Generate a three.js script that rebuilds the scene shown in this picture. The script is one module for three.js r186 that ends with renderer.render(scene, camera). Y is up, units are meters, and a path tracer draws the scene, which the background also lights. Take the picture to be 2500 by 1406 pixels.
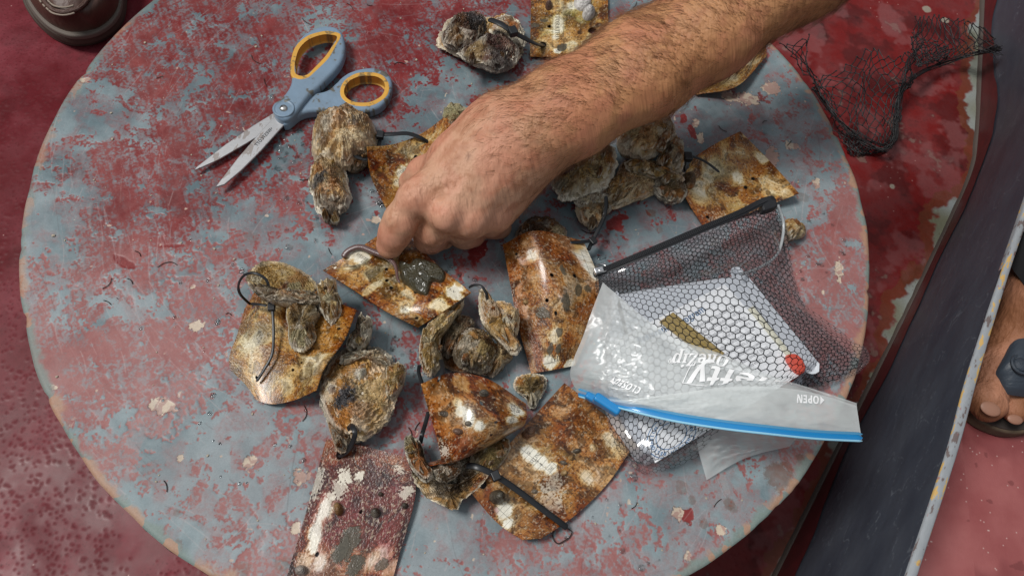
import * as THREE from 'three';
import { mergeGeometries, mergeVertices } from 'three/addons/utils/BufferGeometryUtils.js';
import { RoundedBoxGeometry } from 'three/addons/geometries/RoundedBoxGeometry.js';

// ---------------------------------------------------------------- camera, sky, sun, exposure
const scene = new THREE.Scene();
const TABLE_Y = 0.19, TABLE_R = 0.325;                 // low round table on the deck
const CAM = new THREE.Vector3(0.05143, TABLE_Y + 0.51105, 0.33767);
const PITCH = 0.46620857, ROLL = 0.18898337, FPX = 1888;
const RIGHT = new THREE.Vector3(1, 0, 0);
const FORWARD = new THREE.Vector3(0, -Math.cos(PITCH), -Math.sin(PITCH));
const UPV = new THREE.Vector3(0, Math.sin(PITCH), -Math.cos(PITCH));
const CX = RIGHT.clone().multiplyScalar(Math.cos(ROLL)).addScaledVector(UPV, Math.sin(ROLL));
const CY = RIGHT.clone().multiplyScalar(-Math.sin(ROLL)).addScaledVector(UPV, Math.cos(ROLL));
const camera = new THREE.PerspectiveCamera(2 * Math.atan(703 / FPX) * 180 / Math.PI, 2500 / 1406, 0.02, 60);
camera.position.copy(CAM);
camera.quaternion.setFromRotationMatrix(new THREE.Matrix4().makeBasis(CX, CY, FORWARD.clone().negate()));
camera.updateMatrixWorld(true);

{ // overcast sky, brightest overhead, thin uneven cloud
  const W = 256, H = 128, d = new Float32Array(W * H * 4);
  for (let j = 0; j < H; j++) for (let i = 0; i < W; i++) {
    const el = ((j + 0.5) / H - 0.5) * Math.PI, az = (i / W) * Math.PI * 2;
    const s = Math.max(0, Math.sin(el));
    const c = 1 + 0.10 * Math.sin(az * 3 + 4 * s) * Math.sin(el * 5 + 1) + 0.06 * Math.sin(az * 7 - 2 + 9 * s) * Math.cos(el);
    const L = 0.29 * (el < 0 ? 0.25 : (0.24 + 0.90 * s * s) * c);
    d.set([L * 0.95, L * 1.0, L * 1.07, 1], (j * W + i) * 4);
  }
  const t = new THREE.DataTexture(d, W, H, THREE.RGBAFormat, THREE.FloatType);
  t.mapping = THREE.EquirectangularReflectionMapping; t.minFilter = t.magFilter = THREE.LinearFilter; t.needsUpdate = true;
  scene.background = t; scene.environment = t;
}
const sun = new THREE.DirectionalLight(0xfffdf9, 1.5);
sun.position.set(-0.95, 1.85, 0.05); sun.target.position.set(0, TABLE_Y, 0);
sun.castShadow = true; sun.shadow.radius = 34; sun.shadow.mapSize.set(2048, 2048);
Object.assign(sun.shadow.camera, { left: -1.2, right: 1.2, top: 1.2, bottom: -1.2, near: 0.1, far: 5 });
scene.add(sun, sun.target);
const renderer = new THREE.WebGLRenderer({ antialias: true });
renderer.toneMapping = THREE.LinearToneMapping; renderer.toneMappingExposure = 1.72;
renderer.shadowMap.enabled = true;

// ---------------------------------------------------------------- helpers
const V3 = (x, y, z) => new THREE.Vector3(x, y, z);
const clamp = (x, a = 0, b = 1) => x < a ? a : x > b ? b : x;
const mix = (a, b, t) => a + (b - a) * t;
const sstep = (a, b, x) => { const t = clamp((x - a) / (b - a)); return t * t * (3 - 2 * t); };
function rng(seed) { let a = seed >>> 0; return () => { a = (a + 0x6D2B79F5) | 0; let t = Math.imul(a ^ (a >>> 15), 1 | a); t = (t + Math.imul(t ^ (t >>> 7), 61 | t)) ^ t; return ((t ^ (t >>> 14)) >>> 0) / 4294967296; }; }
const HASH = new Float32Array(65536); { const r = rng(77); for (let i = 0; i < 65536; i++) HASH[i] = r(); }
function n2(x, y) {
  const xi = Math.floor(x), yi = Math.floor(y); let fx = x - xi, fy = y - yi;
  fx = fx * fx * (3 - 2 * fx); fy = fy * fy * (3 - 2 * fy);
  const a = (yi & 255) << 8, b = ((yi + 1) & 255) << 8, c = xi & 255, d = (xi + 1) & 255;
  const p = HASH[a | c], q = HASH[a | d], r = HASH[b | c], s = HASH[b | d];
  return p + (q - p) * fx + (r - p + (p - q - r + s) * fx) * fy;
}
function fbm(x, y, o = 4, g = 0.5) { let v = 0, a = 1, s = 0; for (let i = 0; i < o; i++) { v += a * n2(x, y); s += a; a *= g; const t = x; x = x * 1.72 - y * 1.06 + 17.3; y = y * 1.72 + t * 1.06 + 5.1; } return v / s; }
const hz = (z) => (Math.imul(z | 0, 7919) & 65535);
function n3(x, y, z) { const zi = Math.floor(z); let f = z - zi; f = f * f * (3 - 2 * f); const o = hz(zi), p = hz(zi + 1); return mix(n2(x + (o & 255), y + (o >> 8)), n2(x + (p & 255), y + (p >> 8)), f); }
function fbm3(x, y, z, o = 4, g = 0.5) { let v = 0, a = 1, s = 0; for (let i = 0; i < o; i++) { v += a * n3(x, y, z); s += a; a *= g; x = x * 2.03 + 11.1; y = y * 2.03 + 3.7; z = z * 2.03 + 7.9; } return v / s; }
const lin = (c) => { c /= 255; return c <= 0.04045 ? c / 12.92 : Math.pow((c + 0.055) / 1.055, 2.4); };
const C = (r, g, b) => [lin(r), lin(g), lin(b)];                    // sRGB to linear triple
const mix3 = (a, b, t) => [mix(a[0], b[0], t), mix(a[1], b[1], t), mix(a[2], b[2], t)];
function U(px, py, h = 0) {                                          // a photo pixel on the plane h metres above the table top
  const x = (px - 1250) / FPX, y = -(py - 703) / FPX;
  const d = FORWARD.clone().addScaledVector(CX, x).addScaledVector(CY, y);
  return CAM.clone().addScaledVector(d, (TABLE_Y + h - CAM.y) / d.y);
}
const DECK = -TABLE_Y;
const PXM = 3200;                                                    // photo pixels to a metre at the table, for small sizes
// metres from the camera along its axis -> photo px to metres at a point
const m2 = (px, py, h) => CAM.clone().sub(U(px, py, h)).length() / FPX;

const used = {};
function numbered(n) { const k = used[n] = (used[n] ?? -1) + 1; return k ? `${n}_${String(k).padStart(3, '0')}` : n; }
function thing(name, label, category, base = V3(0, 0, 0), group) {
  const g = new THREE.Group(); g.name = numbered(name); g.position.copy(base); g.userData = { label, category };
  if (group) g.userData.group = group;
  scene.add(g); return g;
}
function part(t, name, geo, mat, label) {                            // geo in world axes; moved under the thing (or under a part of it)
  let root = t; while (root.parent && root.parent !== scene) root = root.parent;
  geo.translate(-root.position.x, -root.position.y, -root.position.z);
  const m = new THREE.Mesh(geo, mat); m.name = name; m.castShadow = m.receiveShadow = true; if (label) m.userData.label = label;
  t.add(m); return m;
}
function struct(name, geo, mat) { const m = new THREE.Mesh(geo, mat); m.name = name; m.castShadow = m.receiveShadow = true; m.userData.kind = 'structure'; scene.add(m); return m; }
function tex(W, H, fill, { srgb = true, repeat = false } = {}) {     // fill(data, W, H) writes RGBA bytes, row 0 is v = 0
  const d = new Uint8Array(W * H * 4); fill(d, W, H);
  const t = new THREE.DataTexture(d, W, H, THREE.RGBAFormat, THREE.UnsignedByteType);
  t.magFilter = THREE.LinearFilter; t.minFilter = THREE.LinearMipmapLinearFilter; t.generateMipmaps = true;
  if (srgb) t.colorSpace = THREE.SRGBColorSpace;
  t.wrapS = t.wrapT = repeat ? THREE.RepeatWrapping : THREE.ClampToEdgeWrapping; t.needsUpdate = true; return t;
}
const std = (o) => new THREE.MeshStandardMaterial(o);
const phys = (o) => new THREE.MeshPhysicalMaterial(o);
function gridGeo(nu, nv, f, { close = false, flip = false } = {}) {  // f(i/nu, j/nv, i, j) -> {p, uv?, c?}
  const pos = [], uv = [], col = [], idx = []; let hc = false;
  for (let j = 0; j <= nv; j++) for (let i = 0; i <= nu; i++) {
    const r = f(i / nu, j / nv, i, j); pos.push(r.p.x, r.p.y, r.p.z); uv.push(...(r.uv || [i / nu, j / nv])); if (r.c) { hc = true; col.push(...r.c); }
  }
  for (let j = 0; j < nv; j++) for (let i = 0; i < nu; i++) {
    const a = j * (nu + 1) + i, b = a + 1, c = a + nu + 1, d = c + 1;
    if (flip) idx.push(a, b, c, b, d, c); else idx.push(a, c, b, b, c, d);
  }
  const g = new THREE.BufferGeometry();
  g.setAttribute('position', new THREE.Float32BufferAttribute(pos, 3)); g.setAttribute('uv', new THREE.Float32BufferAttribute(uv, 2));
  if (hc) g.setAttribute('color', new THREE.Float32BufferAttribute(col, 3));
  g.setIndex(idx); g.computeVertexNormals(); return g;
}
const cr = (a, b, c, d, t) => 0.5 * (2 * b + (c - a) * t + (2 * a - 5 * b + 4 * c - d) * t * t + (3 * b - a - 3 * c + d) * t * t * t);
function crAt(arr, t, get) {                                         // Catmull-Rom through an open list, t in 0..1
  const n = arr.length - 1, x = clamp(t) * n, i = Math.min(n - 1, Math.floor(x)), f = x - i;
  const b = get(arr[i]), c = get(arr[i + 1]);
  const a = i > 0 ? get(arr[i - 1]) : b.map((v, k) => 2 * v - c[k]), d = i + 2 <= n ? get(arr[i + 2]) : c.map((v, k) => 2 * v - b[k]);
  return b.map((v, k) => cr(a[k], v, c[k], d[k], f));
}
const arr3 = (v) => [v.x, v.y, v.z];
function surf(ctrl) {                                                // control grid of [px, py, h] -> point of (u, v)
  const W = ctrl.map((row) => row.map(([x, y, h]) => arr3(U(x, y, h))));
  return (u, v) => V3(...crAt(W, v, (row) => crAt(row, u, (p) => p)));
}
function sheet(S, nu, nv, th, colour) {                              // a closed thin slab over a surface S(u, v), upper side = S
  const N = (u, v) => { const e = 0.004, a = S(Math.min(1, u + e), v).sub(S(Math.max(0, u - e), v)), b = S(u, Math.min(1, v + e)).sub(S(u, Math.max(0, v - e))); return b.cross(a).normalize(); };
  const P = [], Q = [];
  for (let j = 0; j <= nv; j++) for (let i = 0; i <= nu; i++) { const u = i / nu, v = j / nv, p = S(u, v), n = N(u, v); P.push(p); Q.push(p.clone().addScaledVector(n, -th)); }
  const top = gridGeo(nu, nv, (u, v, i, j) => ({ p: P[j * (nu + 1) + i], uv: [u, v] }));
  const bot = gridGeo(nu, nv, (u, v, i, j) => ({ p: Q[j * (nu + 1) + i], uv: [u, v] }), { flip: true });
  const rim = []; const at = (i, j) => j * (nu + 1) + i;
  for (let i = 0; i <= nu; i++) rim.push([i, 0]); for (let j = 1; j <= nv; j++) rim.push([nu, j]); for (let i = nu - 1; i >= 0; i--) rim.push([i, nv]); for (let j = nv - 1; j >= 0; j--) rim.push([0, j]);
  const side = gridGeo(rim.length - 1, 1, (u, v, i, j) => ({ p: (j ? Q : P)[at(...rim[i])], uv: [rim[i][0] / nu, rim[i][1] / nv] }), { flip: true });
  return mergeGeometries([top, bot, side]);
}
function closedCR(pts, n) {                                          // closed smooth curve through 2D points
  const m = pts.length, out = [];
  for (let k = 0; k < n; k++) { const x = k / n * m, i = Math.floor(x), f = x - i, g = (j) => pts[(j + m) % m]; out.push([0, 1].map((c) => cr(g(i - 1)[c], g(i)[c], g(i + 1)[c], g(i + 2)[c], f))); }
  return out;
}
function extrudePx(outline, holes, h0, h1, { bevel = 0, seg = 3, smooth = 0, hs = h1 } = {}) {   // a flat solid whose outline is traced in photo pixels at height hs
  const toS = (pts, n) => (smooth || n ? closedCR(pts, n || smooth) : pts).map(([x, y]) => { const p = U(x, y, hs); return new THREE.Vector2(p.x, -p.z); });
  const s = new THREE.Shape(toS(outline)); for (const h of holes) s.holes.push(new THREE.Path(toS(h)));
  const g = new THREE.ExtrudeGeometry(s, { depth: Math.max(1e-5, h1 - h0 - 2 * bevel), bevelEnabled: bevel > 0, bevelThickness: bevel, bevelSize: bevel, bevelOffset: -bevel, bevelSegments: seg, curveSegments: 1 });
  g.rotateX(-Math.PI / 2); g.translate(0, TABLE_Y + h0 + bevel, 0); return g;
}
function strap(pts, w, t, n = 60, roll = 0) {                        // a flat flexible strip along world points
  const c = new THREE.CatmullRomCurve3(pts, false, 'centripetal'), P = c.getPoints(n);
  const sec = 8;
  return gridGeo(sec, n, (u, v, i, j) => {
    const p = P[j], d = P[Math.min(n, j + 1)].clone().sub(P[Math.max(0, j - 1)]).normalize();
    let side = d.clone().cross(V3(0, 1, 0)); if (side.length() < 0.25) side = d.clone().cross(V3(0.3, 0.2, 1)); side.normalize();
    const nrm = side.clone().cross(d).normalize(); side.applyAxisAngle(d, roll); nrm.applyAxisAngle(d, roll);
    const a = u * Math.PI * 2 + Math.PI / 8, k = 1.08;
    const end = (j === 0 || j === n) ? 0.2 : 1;
    return { p: p.clone().addScaledVector(side, clamp(Math.cos(a) * k, -0.92, 0.92) * w / 2 * end).addScaledVector(nrm, clamp(Math.sin(a) * k, -0.92, 0.92) * t / 2 * end), uv: [u, v * 10] };
  }, { flip: true });
}
function tube(pts, r, n = 40, seg = 8, taper = null) {
  const c = new THREE.CatmullRomCurve3(pts, false, 'centripetal'), P = c.getPoints(n);
  let nrm = V3(0.3, 1, 0.2);
  const F = P.map((p, j) => { const d = P[Math.min(n, j + 1)].clone().sub(P[Math.max(0, j - 1)]).normalize(); nrm = nrm.clone().addScaledVector(d, -nrm.dot(d)).normalize(); return [d, nrm.clone(), d.clone().cross(nrm)]; });
  return gridGeo(seg, n, (u, v, i, j) => { const a = u * Math.PI * 2, R = r * (taper ? taper(v) : 1); return { p: P[j].clone().addScaledVector(F[j][1], Math.cos(a) * R).addScaledVector(F[j][2], Math.sin(a) * R), uv: [u, v] }; });
}
// naive surface nets over a signed distance field
function nets(sdf, lo, hi, cell, colour) {
  const n = [0, 1, 2].map((k) => Math.ceil((hi[k] - lo[k]) / cell) + 1), [nx, ny, nz] = n, F = new Float32Array(nx * ny * nz);
  const BL = 6; // blocks well away from the surface take one sample
  for (let k0 = 0; k0 < nz; k0 += BL) for (let j0 = 0; j0 < ny; j0 += BL) for (let i0 = 0; i0 < nx; i0 += BL) {
    const c = sdf(lo[0] + (i0 + BL / 2) * cell, lo[1] + (j0 + BL / 2) * cell, lo[2] + (k0 + BL / 2) * cell), far = Math.abs(c) > BL * cell * 1.25;
    for (let k = k0; k < Math.min(nz, k0 + BL); k++) for (let j = j0; j < Math.min(ny, j0 + BL); j++) for (let i = i0; i < Math.min(nx, i0 + BL); i++) F[(k * ny + j) * nx + i] = far ? c : sdf(lo[0] + i * cell, lo[1] + j * cell, lo[2] + k * cell);
  }
  const id = new Int32Array(nx * ny * nz).fill(-1), pos = [], idx = [], at = (i, j, k) => (k * ny + j) * nx + i;
  for (let k = 0; k < nz - 1; k++) for (let j = 0; j < ny - 1; j++) for (let i = 0; i < nx - 1; i++) {
    let cnt = 0, sx = 0, sy = 0, sz = 0, neg = 0;
    for (let c = 0; c < 8; c++) if (F[at(i + (c & 1), j + ((c >> 1) & 1), k + (c >> 2))] < 0) neg++;
    if (neg === 0 || neg === 8) continue;
    const e = (a, b, c, d, f, g) => { const v = F[at(i + a, j + b, k + c)], w = F[at(i + d, j + f, k + g)]; if ((v < 0) !== (w < 0)) { const t = v / (v - w); sx += a + (d - a) * t; sy += b + (f - b) * t; sz += c + (g - c) * t; cnt++; } };
    for (let a = 0; a < 2; a++) for (let b = 0; b < 2; b++) { e(0, a, b, 1, a, b); e(a, 0, b, a, 1, b); e(a, b, 0, a, b, 1); }
    id[at(i, j, k)] = pos.length / 3; pos.push(lo[0] + (i + sx / cnt) * cell, lo[1] + (j + sy / cnt) * cell, lo[2] + (k + sz / cnt) * cell);
  }
  const quad = (a, b, c, d, s) => { if (a < 0 || b < 0 || c < 0 || d < 0) return; if (s) idx.push(a, b, c, a, c, d); else idx.push(a, c, b, a, d, c); };
  for (let k = 1; k < nz - 1; k++) for (let j = 1; j < ny - 1; j++) for (let i = 1; i < nx - 1; i++) {
    const v = F[at(i, j, k)] < 0;
    if (v !== (F[at(i + 1, j, k)] < 0)) quad(id[at(i, j - 1, k - 1)], id[at(i, j, k - 1)], id[at(i, j, k)], id[at(i, j - 1, k)], v);
    if (v !== (F[at(i, j + 1, k)] < 0)) quad(id[at(i - 1, j, k - 1)], id[at(i - 1, j, k)], id[at(i, j, k)], id[at(i, j, k - 1)], v);
    if (v !== (F[at(i, j, k + 1)] < 0)) quad(id[at(i - 1, j - 1, k)], id[at(i, j - 1, k)], id[at(i, j, k)], id[at(i - 1, j, k)], v);
  }
  const g = new THREE.BufferGeometry(), nv = pos.length / 3, nor = new Float32Array(pos.length), uv = new Float32Array(nv * 2), e = cell * 0.5;
  const P = new Float32Array(pos);
  for (let q = 0; q < nv; q++) {
    let x = P[3 * q], y = P[3 * q + 1], z = P[3 * q + 2], gx, gy, gz, l;
    for (let it = 0; it < 2; it++) {
      gx = sdf(x + e, y, z) - sdf(x - e, y, z); gy = sdf(x, y + e, z) - sdf(x, y - e, z); gz = sdf(x, y, z + e) - sdf(x, y, z - e); l = Math.hypot(gx, gy, gz) || 1;
      if (it === 0) { const d = clamp(sdf(x, y, z), -cell, cell) * 0.8; x -= gx / l * d; y -= gy / l * d; z -= gz / l * d; }
    }
    P[3 * q] = x; P[3 * q + 1] = y; P[3 * q + 2] = z; nor[3 * q] = gx / l; nor[3 * q + 1] = gy / l; nor[3 * q + 2] = gz / l; uv[2 * q] = x * 12 + y * 5; uv[2 * q + 1] = z * 12 + y * 5;
  }
  g.setAttribute('position', new THREE.BufferAttribute(P, 3)); g.setAttribute('normal', new THREE.BufferAttribute(nor, 3)); g.setAttribute('uv', new THREE.BufferAttribute(uv, 2));
  if (colour) { const col = new Float32Array(nv * 3); for (let q = 0; q < nv; q++) col.set(colour(P[3 * q], P[3 * q + 1], P[3 * q + 2], nor[3 * q], nor[3 * q + 1], nor[3 * q + 2]), 3 * q); g.setAttribute('color', new THREE.BufferAttribute(col, 3)); }
  g.setIndex(idx); return g;
}
// distance to a round cone between two points
function cone(p, a, b, ra, rb) {
  const bx = b[0] - a[0], by = b[1] - a[1], bz = b[2] - a[2], l = bx * bx + by * by + bz * bz, t = clamp(((p[0] - a[0]) * bx + (p[1] - a[1]) * by + (p[2] - a[2]) * bz) / l);
  return Math.hypot(p[0] - a[0] - bx * t, p[1] - a[1] - by * t, p[2] - a[2] - bz * t) - mix(ra, rb, t);
}
const smin = (a, b, k) => { const h = Math.max(k - Math.abs(a - b), 0) / k; return Math.min(a, b) - h * h * k * 0.25; };
// ---------------------------------------------------------------- table top paint
const BLUE = C(132, 146, 150), BLUE2 = C(98, 115, 121), RED = C(132, 50, 48), REDW = C(112, 27, 29), PINK = C(152, 104, 101), CREAM = C(205, 190, 168), RUST = C(110, 70, 50);
const IDW = (pts) => (x, z) => { let s = 0, a = 0, b = 0; for (const p of pts) { const w = 1 / Math.pow((x - p[0]) ** 2 + (z - p[1]) ** 2 + 2e-4, 1.5); s += w; a += w * p[2]; b += w * p[3]; } return [a / s, b / s]; };
const tableCtl = IDW([ // px, py, share of blue paint left, chalkiness of the red below
  [400, 40, .45, .25], [560, 120, .38, .15], [300, 200, .5, .3], [420, 330, .36, .3], [620, 250, .26, .1], [800, 40, .3, .2], [950, 60, .12, .1], [1000, 160, .18, .05], [700, 330, .35, .1], [560, 420, .3, .1],
  [220, 270, .55, .3], [180, 420, .5, .3], [120, 560, .62, .5], [300, 520, .22, .15], [450, 520, .25, .15], [330, 620, .28, .7], [150, 640, .6, .7], [500, 640, .4, .6], [640, 540, .6, .4], [120, 800, .55, .8], [250, 800, .33, .8], [420, 800, .25, .85], [560, 850, .35, .8],
  [200, 950, .4, .9], [400, 1000, .45, .95], [300, 1100, .5, 1], [560, 1050, .6, .9], [480, 1200, .7, 1], [400, 1280, .65, 1], [640, 1200, .6, 1], [560, 1350, .7, 1], [660, 900, .35, .8],
  [1000, 230, .6, .1], [1080, 280, .72, .1], [960, 430, .78, .15], [900, 560, .75, .3], [760, 600, .5, .4], [1300, 560, .82, .2], [1400, 620, .7, .2], [1250, 720, .9, .3], [960, 800, .72, .3], [980, 900, .7, .4], [1000, 1020, .75, .4], [1100, 1270, .55, .8], [1050, 1380, .6, 1], [1300, 1390, .55, 1],
  [1450, 1300, .6, .9], [1600, 1250, .7, .8], [1700, 1350, .5, 1], [1650, 1180, .5, 1], [1800, 1180, .45, 1], [1900, 1150, .55, 1], [1850, 1260, .6, 1], [1950, 1080, .45, 1], [1600, 560, .86, .3], [1700, 260, .88, .2], [1850, 200, .84, .6], [1980, 280, .5, .9], [1900, 400, .85, .5], [2020, 420, .6, .9], [2080, 480, .25, .95], [1980, 560, .6, .9], [2060, 620, .3, .95], [2080, 760, .25, .95], [2000, 680, .35, .95], [2090, 560, .3, 1],
].map(([x, y, a, b]) => { const p = U(x, y, 0); return [p.x, p.z, a, b]; }));
const chips = [[395, 992, 32, 15, .3], [1885, 215, 22, 18, 0], [1825, 240, 26, 18, .2], [1780, 235, 20, 14, .3], [1935, 355, 17, 12, 0], [1885, 385, 18, 26, -.4], [1995, 448, 10, 18, .2], [1700, 300, 8, 12, 0], [1710, 335, 10, 16, 0], [725, 850, 14, 16, 0], [735, 1165, 22, 16, .3], [720, 1290, 14, 14, 0], [480, 795, 16, 16, 0], [440, 1118, 7, 9, 0], [610, 1130, 14, 14, 0], [1655, 1253, 14, 15, 0], [1680, 1262, 16, 18, -1], [1760, 1295, 14, 10, 0], [205, 195, 12, 7, 0], [918, 538, 12, 10, 0], [1290, 640, 10, 12, 0], [130, 945, 12, 5, 0], [1680, 1360, 10, 10, 0], [1920, 570, 10, 24, 0], [2050, 660, 9, 26, .2], [470, 700, 6, 6, 0], [630, 965, 8, 12, 0], [865, 1115, 8, 6, 0]]
  .map(([x, y, a, b, k]) => { const p = U(x, y, 0), s = m2(x, y, 0); return [p.x, p.z, a * s * .95, b * s * 1.08, k]; });
const stains = [[1905, 1160, 40, .8], [1955, 1120, 14, .8], [430, 1335, 18, .6], [430, 1250, 10, .5], [1745, 590, 16, .5], [610, 580, 18, .3], [540, 690, 10, .3], [1590, 520, 14, .7], [1665, 1190, 18, .5], [1690, 1220, 12, .6], [1720, 1280, 14, .6], [1780, 1230, 16, .7], [1790, 1240, 12, .5], [590, 1395, 20, .5], [690, 1380, 18, .5], [770, 550, 12, .4], [610, 290, 22, .3], [1610, 560, 10, .5], [1960, 480, 16, .5], [1960, 560, 16, .3]]
  .map(([x, y, r, k]) => { const p = U(x, y, 0); return [p.x, p.z, r * m2(x, y, 0), k]; });
const reds = [[300, 640, 34, 10, .4], [420, 600, 24, 4, -.3], [1170, 615, 22, 30, .3], [1500, 545, 26, 16, -.4], [1690, 320, 8, 22, -.4], [1670, 290, 8, 16, 0], [1520, 530, 14, 8, 0]]
  .map(([x, y, a, b, k]) => { const p = U(x, y, 0), s = m2(x, y, 0); return [p.x, p.z, a * s, b * s * 1.15, k]; });
const TT = 1536, TS = 0.68;
// knife scratches and smears, drawn as thin strokes in the table's own plane
const scratch = (() => {
  const c = document.createElement('canvas'); c.width = c.height = TT; const k = c.getContext('2d'), R = rng(404); k.clearRect(0, 0, TT, TT); k.lineCap = 'round';
  for (let i = 0; i < 1500; i++) {
    const a = R() * 6.283, r = Math.sqrt(R()) * .32, x = (Math.cos(a) * r / TS + .5) * TT, y = (Math.sin(a) * r / TS + .5) * TT, left = Math.cos(a) < -.3 && r > .18;
    const dir = left ? a + Math.PI / 2 + (R() - .5) * .5 : 1.9 + (R() - .5) * 2.4, L = (8 + R() * R() * 120) * (left ? 1.3 : 1), b = (R() - .5) * .5, wide = R() < .10;
    k.strokeStyle = R() < .68 ? `rgba(196,176,174,${.10 + .25 * R()})` : R() < .5 ? `rgba(66,34,34,${.15 + .3 * R()})` : `rgba(128,148,156,${.15 + .3 * R()})`; k.lineWidth = wide ? 3 + R() * 7 : .7 + R() * .9; if (wide) k.globalAlpha = .45; else k.globalAlpha = 1;
    k.beginPath(); k.moveTo(x, y); k.quadraticCurveTo(x + Math.cos(dir + b) * L * .5, y + Math.sin(dir + b) * L * .5, x + Math.cos(dir) * L, y + Math.sin(dir) * L); k.stroke();
  }
  return k.getImageData(0, 0, TT, TT).data;
})();
const bumpTable = new Float32Array(TT * TT), wetTable = new Uint8Array(TT * TT);
const tableMap = tex(TT, TT, (d, W, H) => {
  const G = 96, ctl = new Float32Array((G + 1) * (G + 1) * 2);
  for (let j = 0; j <= G; j++) for (let i = 0; i <= G; i++) { const q = tableCtl((i / G - .5) * TS, (j / G - .5) * TS); ctl[(j * (G + 1) + i) * 2] = q[0]; ctl[(j * (G + 1) + i) * 2 + 1] = q[1]; }
  const chipGrid = (x, z) => { let c = 0, k = 0; for (const q of chips) { const dx = x - q[0], dz = z - q[1]; if (Math.abs(dx) > .016 || Math.abs(dz) > .016) continue; const r = Math.hypot(dx / q[2], dz / q[3]) + (fbm(x * 420, z * 420, 3) - .5) * 1.3; if (r < 1 && 1 - r > c) { c = Math.min(1, (1 - r) * 6); k = q[4]; } } return [c, k]; };
  for (let j = 0, q = 0; j < H; j++) for (let i = 0; i < W; i++, q++) {
    const x = ((i + .5) / W - .5) * TS, z = ((j + .5) / H - .5) * TS, R = Math.hypot(x, z);
    if (R > TABLE_R + .006) { d[q * 4 + 3] = 255; continue; }
    const gx = (x / TS + .5) * G, gz = (z / TS + .5) * G, gi = Math.floor(gx), gj = Math.floor(gz), fx = gx - gi, fz = gz - gj;
    const cc = (k) => { const a = (gj * (G + 1) + gi) * 2 + k, s = (G + 1) * 2; return mix(mix(ctl[a], ctl[a + 2], fx), mix(ctl[a + s], ctl[a + s + 2], fx), fz); };
    const frac = cc(0), chalk = cc(1);
    const wx = x + (n2(x * 60 + 9, z * 60) - .5) * .012, wz = z + (n2(x * 60, z * 60 + 31) - .5) * .012;
    const big = fbm(wx * 26 + 3, wz * 26 + 8, 5, .62), fine = fbm(wx * 190, wz * 190, 3, .6), grit = n2(x * 1900, z * 1900);
    // brushed direction: scratches slanting down to the left
    const sx = x * .55 + z * .83, sz = -x * .83 + z * .55, scr = fbm(sx * 30, sz * 420, 3, .55);
    const md = fbm(wx * 80 + 31, wz * 80 + 5, 4, .6), vf = fbm(x * 640, z * 640, 2, .6), n = big * .36 + md * .26 + fine * .20 + scr * .04 + vf * .14;
    const t = .5 + (.50 - frac) * .32;
    const thin = sstep(.42, .62, fbm(x * 70 + 200, z * 70, 3, .6)); let b = sstep(t - .010, t + .016 + .03 * thin, n) * (1 - .38 * thin * (.5 + .5 * sstep(.45, .6, vf)));
    const dust = clamp(chalk * (.45 + 1.1 * fbm(x * 34 + 70, z * 34, 4, .6)) + (scr - .5) * .25 + (fine - .5) * .5 + (grit - .5) * .1, 0, 1);
    let red = mix3(mix3(REDW, RED, clamp(chalk * 1.6 + (fbm(x * 55, z * 55 + 40, 3) - .5) * 1.4)), PINK, dust * .92);
    const bl = mix3(mix3(BLUE2, BLUE, clamp(.5 + (fbm(x * 40 + 20, z * 40, 4, .6) - .5) * 2.4 + (chalk - .5) * .9)), mix3(C(160, 174, 178), PINK, .35), .30 * chalk * sstep(.4, .62, fbm(x * 30 + 60, z * 30 + 4, 3)));
    // a thin scumble of blue left in the grain of the red
    const scum = sstep(t - .12, t - .01, n) * .55 * sstep(.40, .60, vf * .6 + scr * .4);
    let c = mix3(red, bl, Math.max(b, scum));
    let hgt = b * .6 + fine * .25;
    for (const q2 of reds) { const dx = x - q2[0], dz = z - q2[1]; if (Math.abs(dx) > .02 || Math.abs(dz) > .02) continue; const ca = Math.cos(q2[4]), sa = Math.sin(q2[4]); const r = Math.hypot((dx * ca + dz * sa) / q2[2], (-dx * sa + dz * ca) / q2[3]) + (fine - .5) * 1.2; if (r < 1) { const k = sstep(1, .85, r); c = mix3(c, mix3(REDW, RED, .8 * grit + chalk * .4), k); hgt -= .4 * k; } }
    const [ch, kind] = chipGrid(x, z);
    if (ch > 0) { const inner = kind < -.5 ? RED : kind < 0 ? mix3(PINK, CREAM, .35) : mix3(CREAM, PINK, .15 + .5 * (fine > .52)); c = mix3(mix3(c, C(84, 70, 66), .75), inner, sstep(.25, .5, ch)); hgt = mix(hgt, -.6, ch); }
    { const wm = fbm(x * 20 + 140, z * 20 + 11, 5, .62), dk = sstep(.50, .58, wm) * .24 + sstep(.60, .70, fbm(x * 60 + 9, z * 60 + 77, 4, .6)) * .22; c = mix3(c, [c[0] * .42, c[1] * .42, c[2] * .44], dk * (1.15 - chalk * .6)); }
    // random small flakes
    const fl = n2(x * 150 + 500, z * 150 + 300), fl2 = fbm(x * 520, z * 520, 2);
    if (fl > .97 - .01 * chalk && fl2 > .5) { c = mix3(c, mix3(CREAM, PINK, n2(x * 90, z * 90) * .8), .8); hgt -= .5; }
    if (grit > .985) c = mix3(c, C(70, 55, 55), .55);
    for (const s of stains) { const dx = x - s[0], dz = z - s[1], r2 = dx * dx + dz * dz; if (r2 < s[2] * s[2] * 2.2) { const r = Math.sqrt(r2) / s[2] + (fine - .5) * .9 + (grit - .5) * .25; if (r < 1) c = mix3(c, mix3(RUST, C(96, 84, 74), n2(x * 300, z * 300)), s[3] * sstep(1, .72, r) * (.55 + .45 * fine)); } }
    // worn edge
    const e = (TABLE_R - R) + (fbm(x * 120, z * 120, 3) - .5) * .012;
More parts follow.
